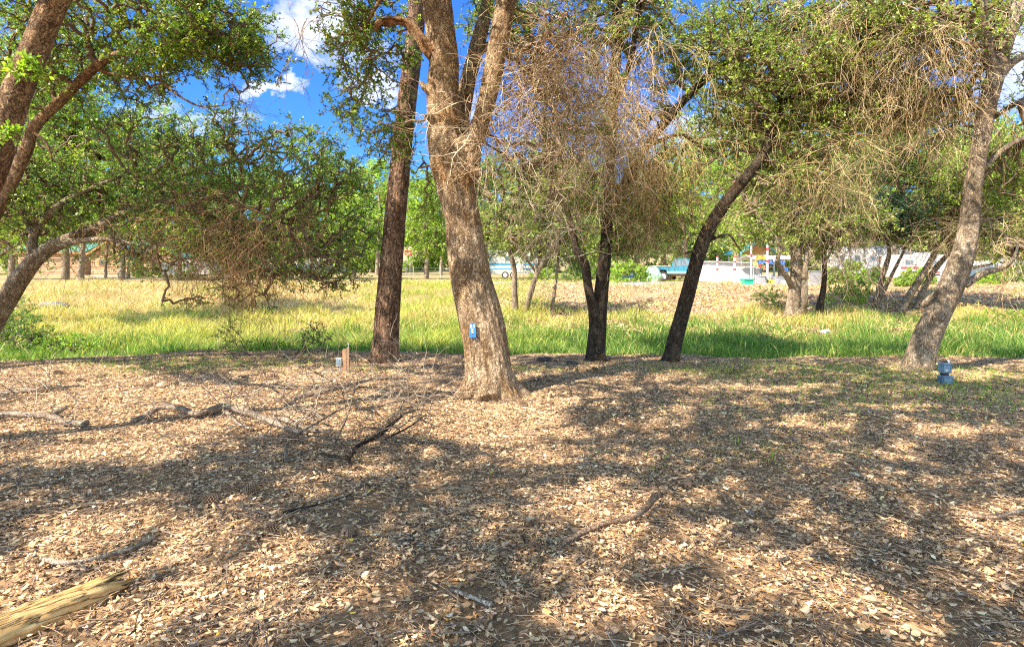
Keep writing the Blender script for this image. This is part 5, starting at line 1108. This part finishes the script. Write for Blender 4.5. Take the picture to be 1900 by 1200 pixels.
# yard awning and clutter: tables, crates, cloths
b = hit(1450, 524); s = (b[1]+1)/F; r = empty('awning', ((1440-950)*s, b[1]+1, G(b[0], b[1]+1)), 'white sagging awning over the cluttered yard', 'awning')
for sx in (-1, 1):
    for yv in (0, 2.2): MB().cyl((sx*42*s, yv, 0), (sx*42*s, yv, 42*s), .03, n=8).build('pole', M_chrome, r)
mb = MB(); bm = mb.bm
for i in range(12):
    for j in range(4): pass
gx, gy = 25, 9; vs = [[bm.verts.new(((i/(gx-1)-.5)*92*s, -.3+j/(gy-1)*2.9, 42*s+.12*math.sin(i*.9)*math.sin(j*.8)+(.25*math.sin(j/(gy-1)*3.14)))) for j in range(gy)] for i in range(gx)]
for i in range(gx-1):
    for j in range(gy-1): bm.faces.new((vs[i][j], vs[i+1][j], vs[i+1][j+1], vs[i][j+1]))
ob = mb.build('canopy', M_cwht, r, smooth=True); ob.modifiers.new('thick', 'SOLIDIFY').thickness = .02
pal_ = {'orange': (.72, .34, .05), 'blue': (.05, .16, .5), 'red': (.6, .06, .05), 'white': (.75, .75, .73), 'yellow': (.75, .58, .1), 'pink': (.7, .35, .38), 'grey': (.3, .3, .32), 'brown': (.3, .17, .09)}
pm = {k: simple(k+'_cloth', v_, .7, 0, .2, 12, .4) for k, v_ in pal_.items()}
items = [(1412, 478, 'orange', 20, 8, 'orange banner hanging from the awning left end'), (1440, 480, 'white', 12, 8, 'white banner hanging from the awning middle'), (1412, 486, 'blue', 14, 5, 'blue pennant strip below the orange banner'), (1428, 487, 'blue', 12, 6, 'blue cloth hung beside the banded pole'), (1450, 488, 'blue', 10, 7, 'blue cloth hung at the awning right end'), (1410, 494, 'red', 6, 6, 'small red cloth hung under the awning'),
         (1458, 500, 'blue', 8, 7, 'bright blue cloth near the knotted oak arm'), (1420, 497, 'brown', 9, 9, 'brown cloth hung beside the red one'), (1402, 490, 'yellow', 8, 6, 'yellow cloth by the shed corner'), (1446, 496, 'pink', 8, 8, 'pink cloth hung near the knotted oak')]
for px, py, c_, w_, h_, lb in items:
    s = (b[1]+.6)/F; x_ = (px-950)*s; z_ = EYE-(py-HOR)*s
    bm = bmesh.new(); nx = 9; vs = []
    for i in range(nx):
        u_ = i/(nx-1)-.5; yv = .05*math.sin(i*1.6+px); vs.append([bm.verts.new((u_*w_*s, yv*(1-.3*j), (.5-j/4)*h_*s+.02*math.cos(u_*6))) for j in range(5)])
    for i in range(nx-1):
        for j in range(4): bm.faces.new((vs[i][j], vs[i+1][j], vs[i+1][j+1], vs[i][j+1]))
    me = bpy.data.meshes.new('cloth'); bm.to_mesh(me); bm.free(); me.materials.append(pm[c_]); o = link('hanging_cloth', me, None, (x_, b[1]+.55, z_)); tag(o, lb, 'cloth', 'cloths hung in the cluttered yard'); o.modifiers.new('thick', 'SOLIDIFY').thickness = .012
def crate(px, py, w_, h_, c_, label):
    b = hit(px, py); s = b[1]/F; r = empty('storage_crate', (b[0], b[1]-.2, G(b[0], b[1]-.2)), label, 'crate', 'crates and boxes in the far yard'); W = w_*s; Hh = h_*s
    MB().box((0, 0, Hh*.46), (W, .5, Hh*.9), bevel=.02).build('body', pm[c_], r); MB().box((0, 0, Hh*.95), (W*1.06, .56, Hh*.09), bevel=.01).build('lid', pm['grey'], r)
for a in [(1412, 526, 12, 14, 'grey', 'grey crate behind the fence end'), (1430, 526, 10, 10, 'yellow', 'yellow crate right of the fence'), (1442, 526, 14, 13, 'grey', 'dark grey crate beside the yellow crate'), (1455, 527, 11, 9, 'white', 'white crate left of the knotted oak'), (1512, 524, 22, 22, 'grey', 'large grey box between knotted oak and short dark stem'),
          (1540, 523, 14, 12, 'pink', 'pink box right of the short dark stem'), (1608, 522, 14, 9, 'orange', 'orange crate left of the forked oak'), (1597, 522, 7, 8, 'brown', 'small brown crate beside the orange one'), (1625, 521, 12, 12, 'white', 'white box behind the forked oak foot'), (1757, 520, 14, 16, 'pink', 'pink framed box seen left of the thick grey oak'),
          (1822, 521, 10, 6, 'blue', 'blue box right of the thick grey oak'), (1884, 521, 12, 8, 'grey', 'grey box near the right edge'), (1325, 525, 9, 12, 'white', 'white barrel box between truck and shed'), (1808, 522, 12, 3, 'brown', 'low brown board pile right of the thick oak')]: crate(*a)
# brown cabin on the right
M_brown = siding('brown_boards', (.32, .13, .05), (.50, .24, .10), .25)
b = hit(1665, 521); s = (b[1]+6)/F; x0 = (1660-950)*s; r = empty('brown_cabin', (x0, b[1]+6, G(x0, b[1]+6)), 'brown board cabin with a white roof behind the forked oak', 'cabin'); W = 90*s; Hh = 42*s
MB().box((0, 2, Hh/2), (W, 4, Hh)).build('wall', M_brown, r)
MB().prism([(-W/2-.4, Hh+.003), (-W/2-.4, Hh+.12), (0, Hh+1.1), (W/2+.4, Hh+.12), (W/2+.4, Hh+.003)], -.5, 4.5).build('roof', M_cwht, r)
d_ = MB().box((W*.25, -.03, .95), (.9, .06, 1.9), bevel=.01).build('door', M_redp, r); MB().cyl((W*.25+.3, -.06, .95), (W*.25+.3, -.12, .95), .03, n=8).build('handle', M_chrome, d_)
w_ = MB().box((-W*.2, -.03, Hh*.55), (1.1, .06, .9), bevel=.01).build('window', M_cwht, r); MB().box((-W*.2, -.066, Hh*.55), (.9, .012, .7)).build('pane', M_glass, w_)
# red sign board and wire fence in the gap
b = hit(757, 515); s = (b[1]+2)/F; x0 = (757-950)*s; r = empty('sign_board', (x0, b[1]+2, G(x0, b[1]+2)), 'small red and white sign board seen right of the pine', 'sign'); zt = EYE+(HOR-469)*s-G(x0, b[1]+2)
for sx in (-1, 1): MB().cyl((sx*.22, .03, 0), (sx*.22, .03, zt), .025, n=8).build('post', M_box, r)
MB().box((0, 0, zt), (13*s, .04, 8*s), bevel=.01).build('panel', M_redp, r); MB().box((0, -.026, zt), (9*s, .008, 1.5*s)).box((0, -.026, zt-2.2*s), (7*s, .008, .8*s)).build('border', M_cwht, r)
b = hit(790, 515); s = b[1]/F; r = empty('wire_fence', (b[0], b[1]+1, G(b[0], b[1]+1)), 'thin wire fence on white posts across the far gap', 'fence'); 
for i in range(7): MB().cyl(((i-3)*26*s, 0, -.1), ((i-3)*26*s, 0, 1.1), .035, n=8).build('post', M_cwht, r)
mb = MB()
for z in (.35, .65, .95): mb.cyl((-80*s, -.04, z), (80*s, -.04, z), .012, n=5)
mb.build('wire', M_chrome, r)

shrub(1700, 528, 70, 30, 70, 'leafy bush before the red trimmed trailer', G_LITE, .16, 3, 7)
shrub(1560, 527, 50, 24, 70, 'low dull bush before the pale trailer', G_OLIVE, .16, 3, 7)
shrub(1835, 527, 60, 24, 70, 'low bush at the roadside right of the thick grey oak', G_LITE, .16, 3, 7)
shrub(1625, 529, 36, 34, 70, 'bush at the foot of the brown cabin wall', G_MID, .16, 3, 7)
shrub(600, 518, 110, 26, 110, 'scrubby bush before the trailer behind the arching oak', G_OLIVE, .16, 3, 7)
shrub(350, 517, 70, 20, 70, 'scrubby bush before the low trailer on the left', G_MID, .16, 3, 7)
shrub(890, 518, 40, 20, 70, 'scrubby bush before the striped motorhome', G_OLIVE, .16, 3, 7)
shrub(1165, 524, 90, 40, 144, 'leafy thicket beyond the road left of the pickup', G_LITE, .17, 3, 7)
shrub(1075, 522, 80, 34, 128, 'leafy thicket seen between the twin oak stems', G_MID, .17, 3, 7)
shrub(1010, 521, 60, 26, 96, 'low thicket behind the thin sapling', G_LITE, .17, 3, 7)
shrub(1585, 523, 60, 44, 96, 'tall bush before the pale trailer right side', G_LITE, .17, 3, 7)
shrub(1700, 523, 50, 46, 80, 'tall bush hiding the red trimmed trailer front', G_MID, .17, 3, 7)
shrub(1880, 524, 70, 36, 112, 'bush hiding the low trailer at the right edge', G_OLIVE, .17, 3, 7)
shrub(1770, 523, 40, 34, 64, 'bush between the leaning clump and the thick grey oak', G_LITE, .17, 3, 7)
shrub(280, 514, 70, 26, 112, 'bush between the gabled cabin and the third cabin', G_MID, .17, 3, 7)
shrub(1545, 524, 30, 30, 48, 'upright bush beside the large grey box', G_OLIVE, .17, 3, 7)
shrub(480, 517, 110, 30, 176, 'thicket below the arching oak twigs beyond the meadow', G_MID, .17, 3, 7)
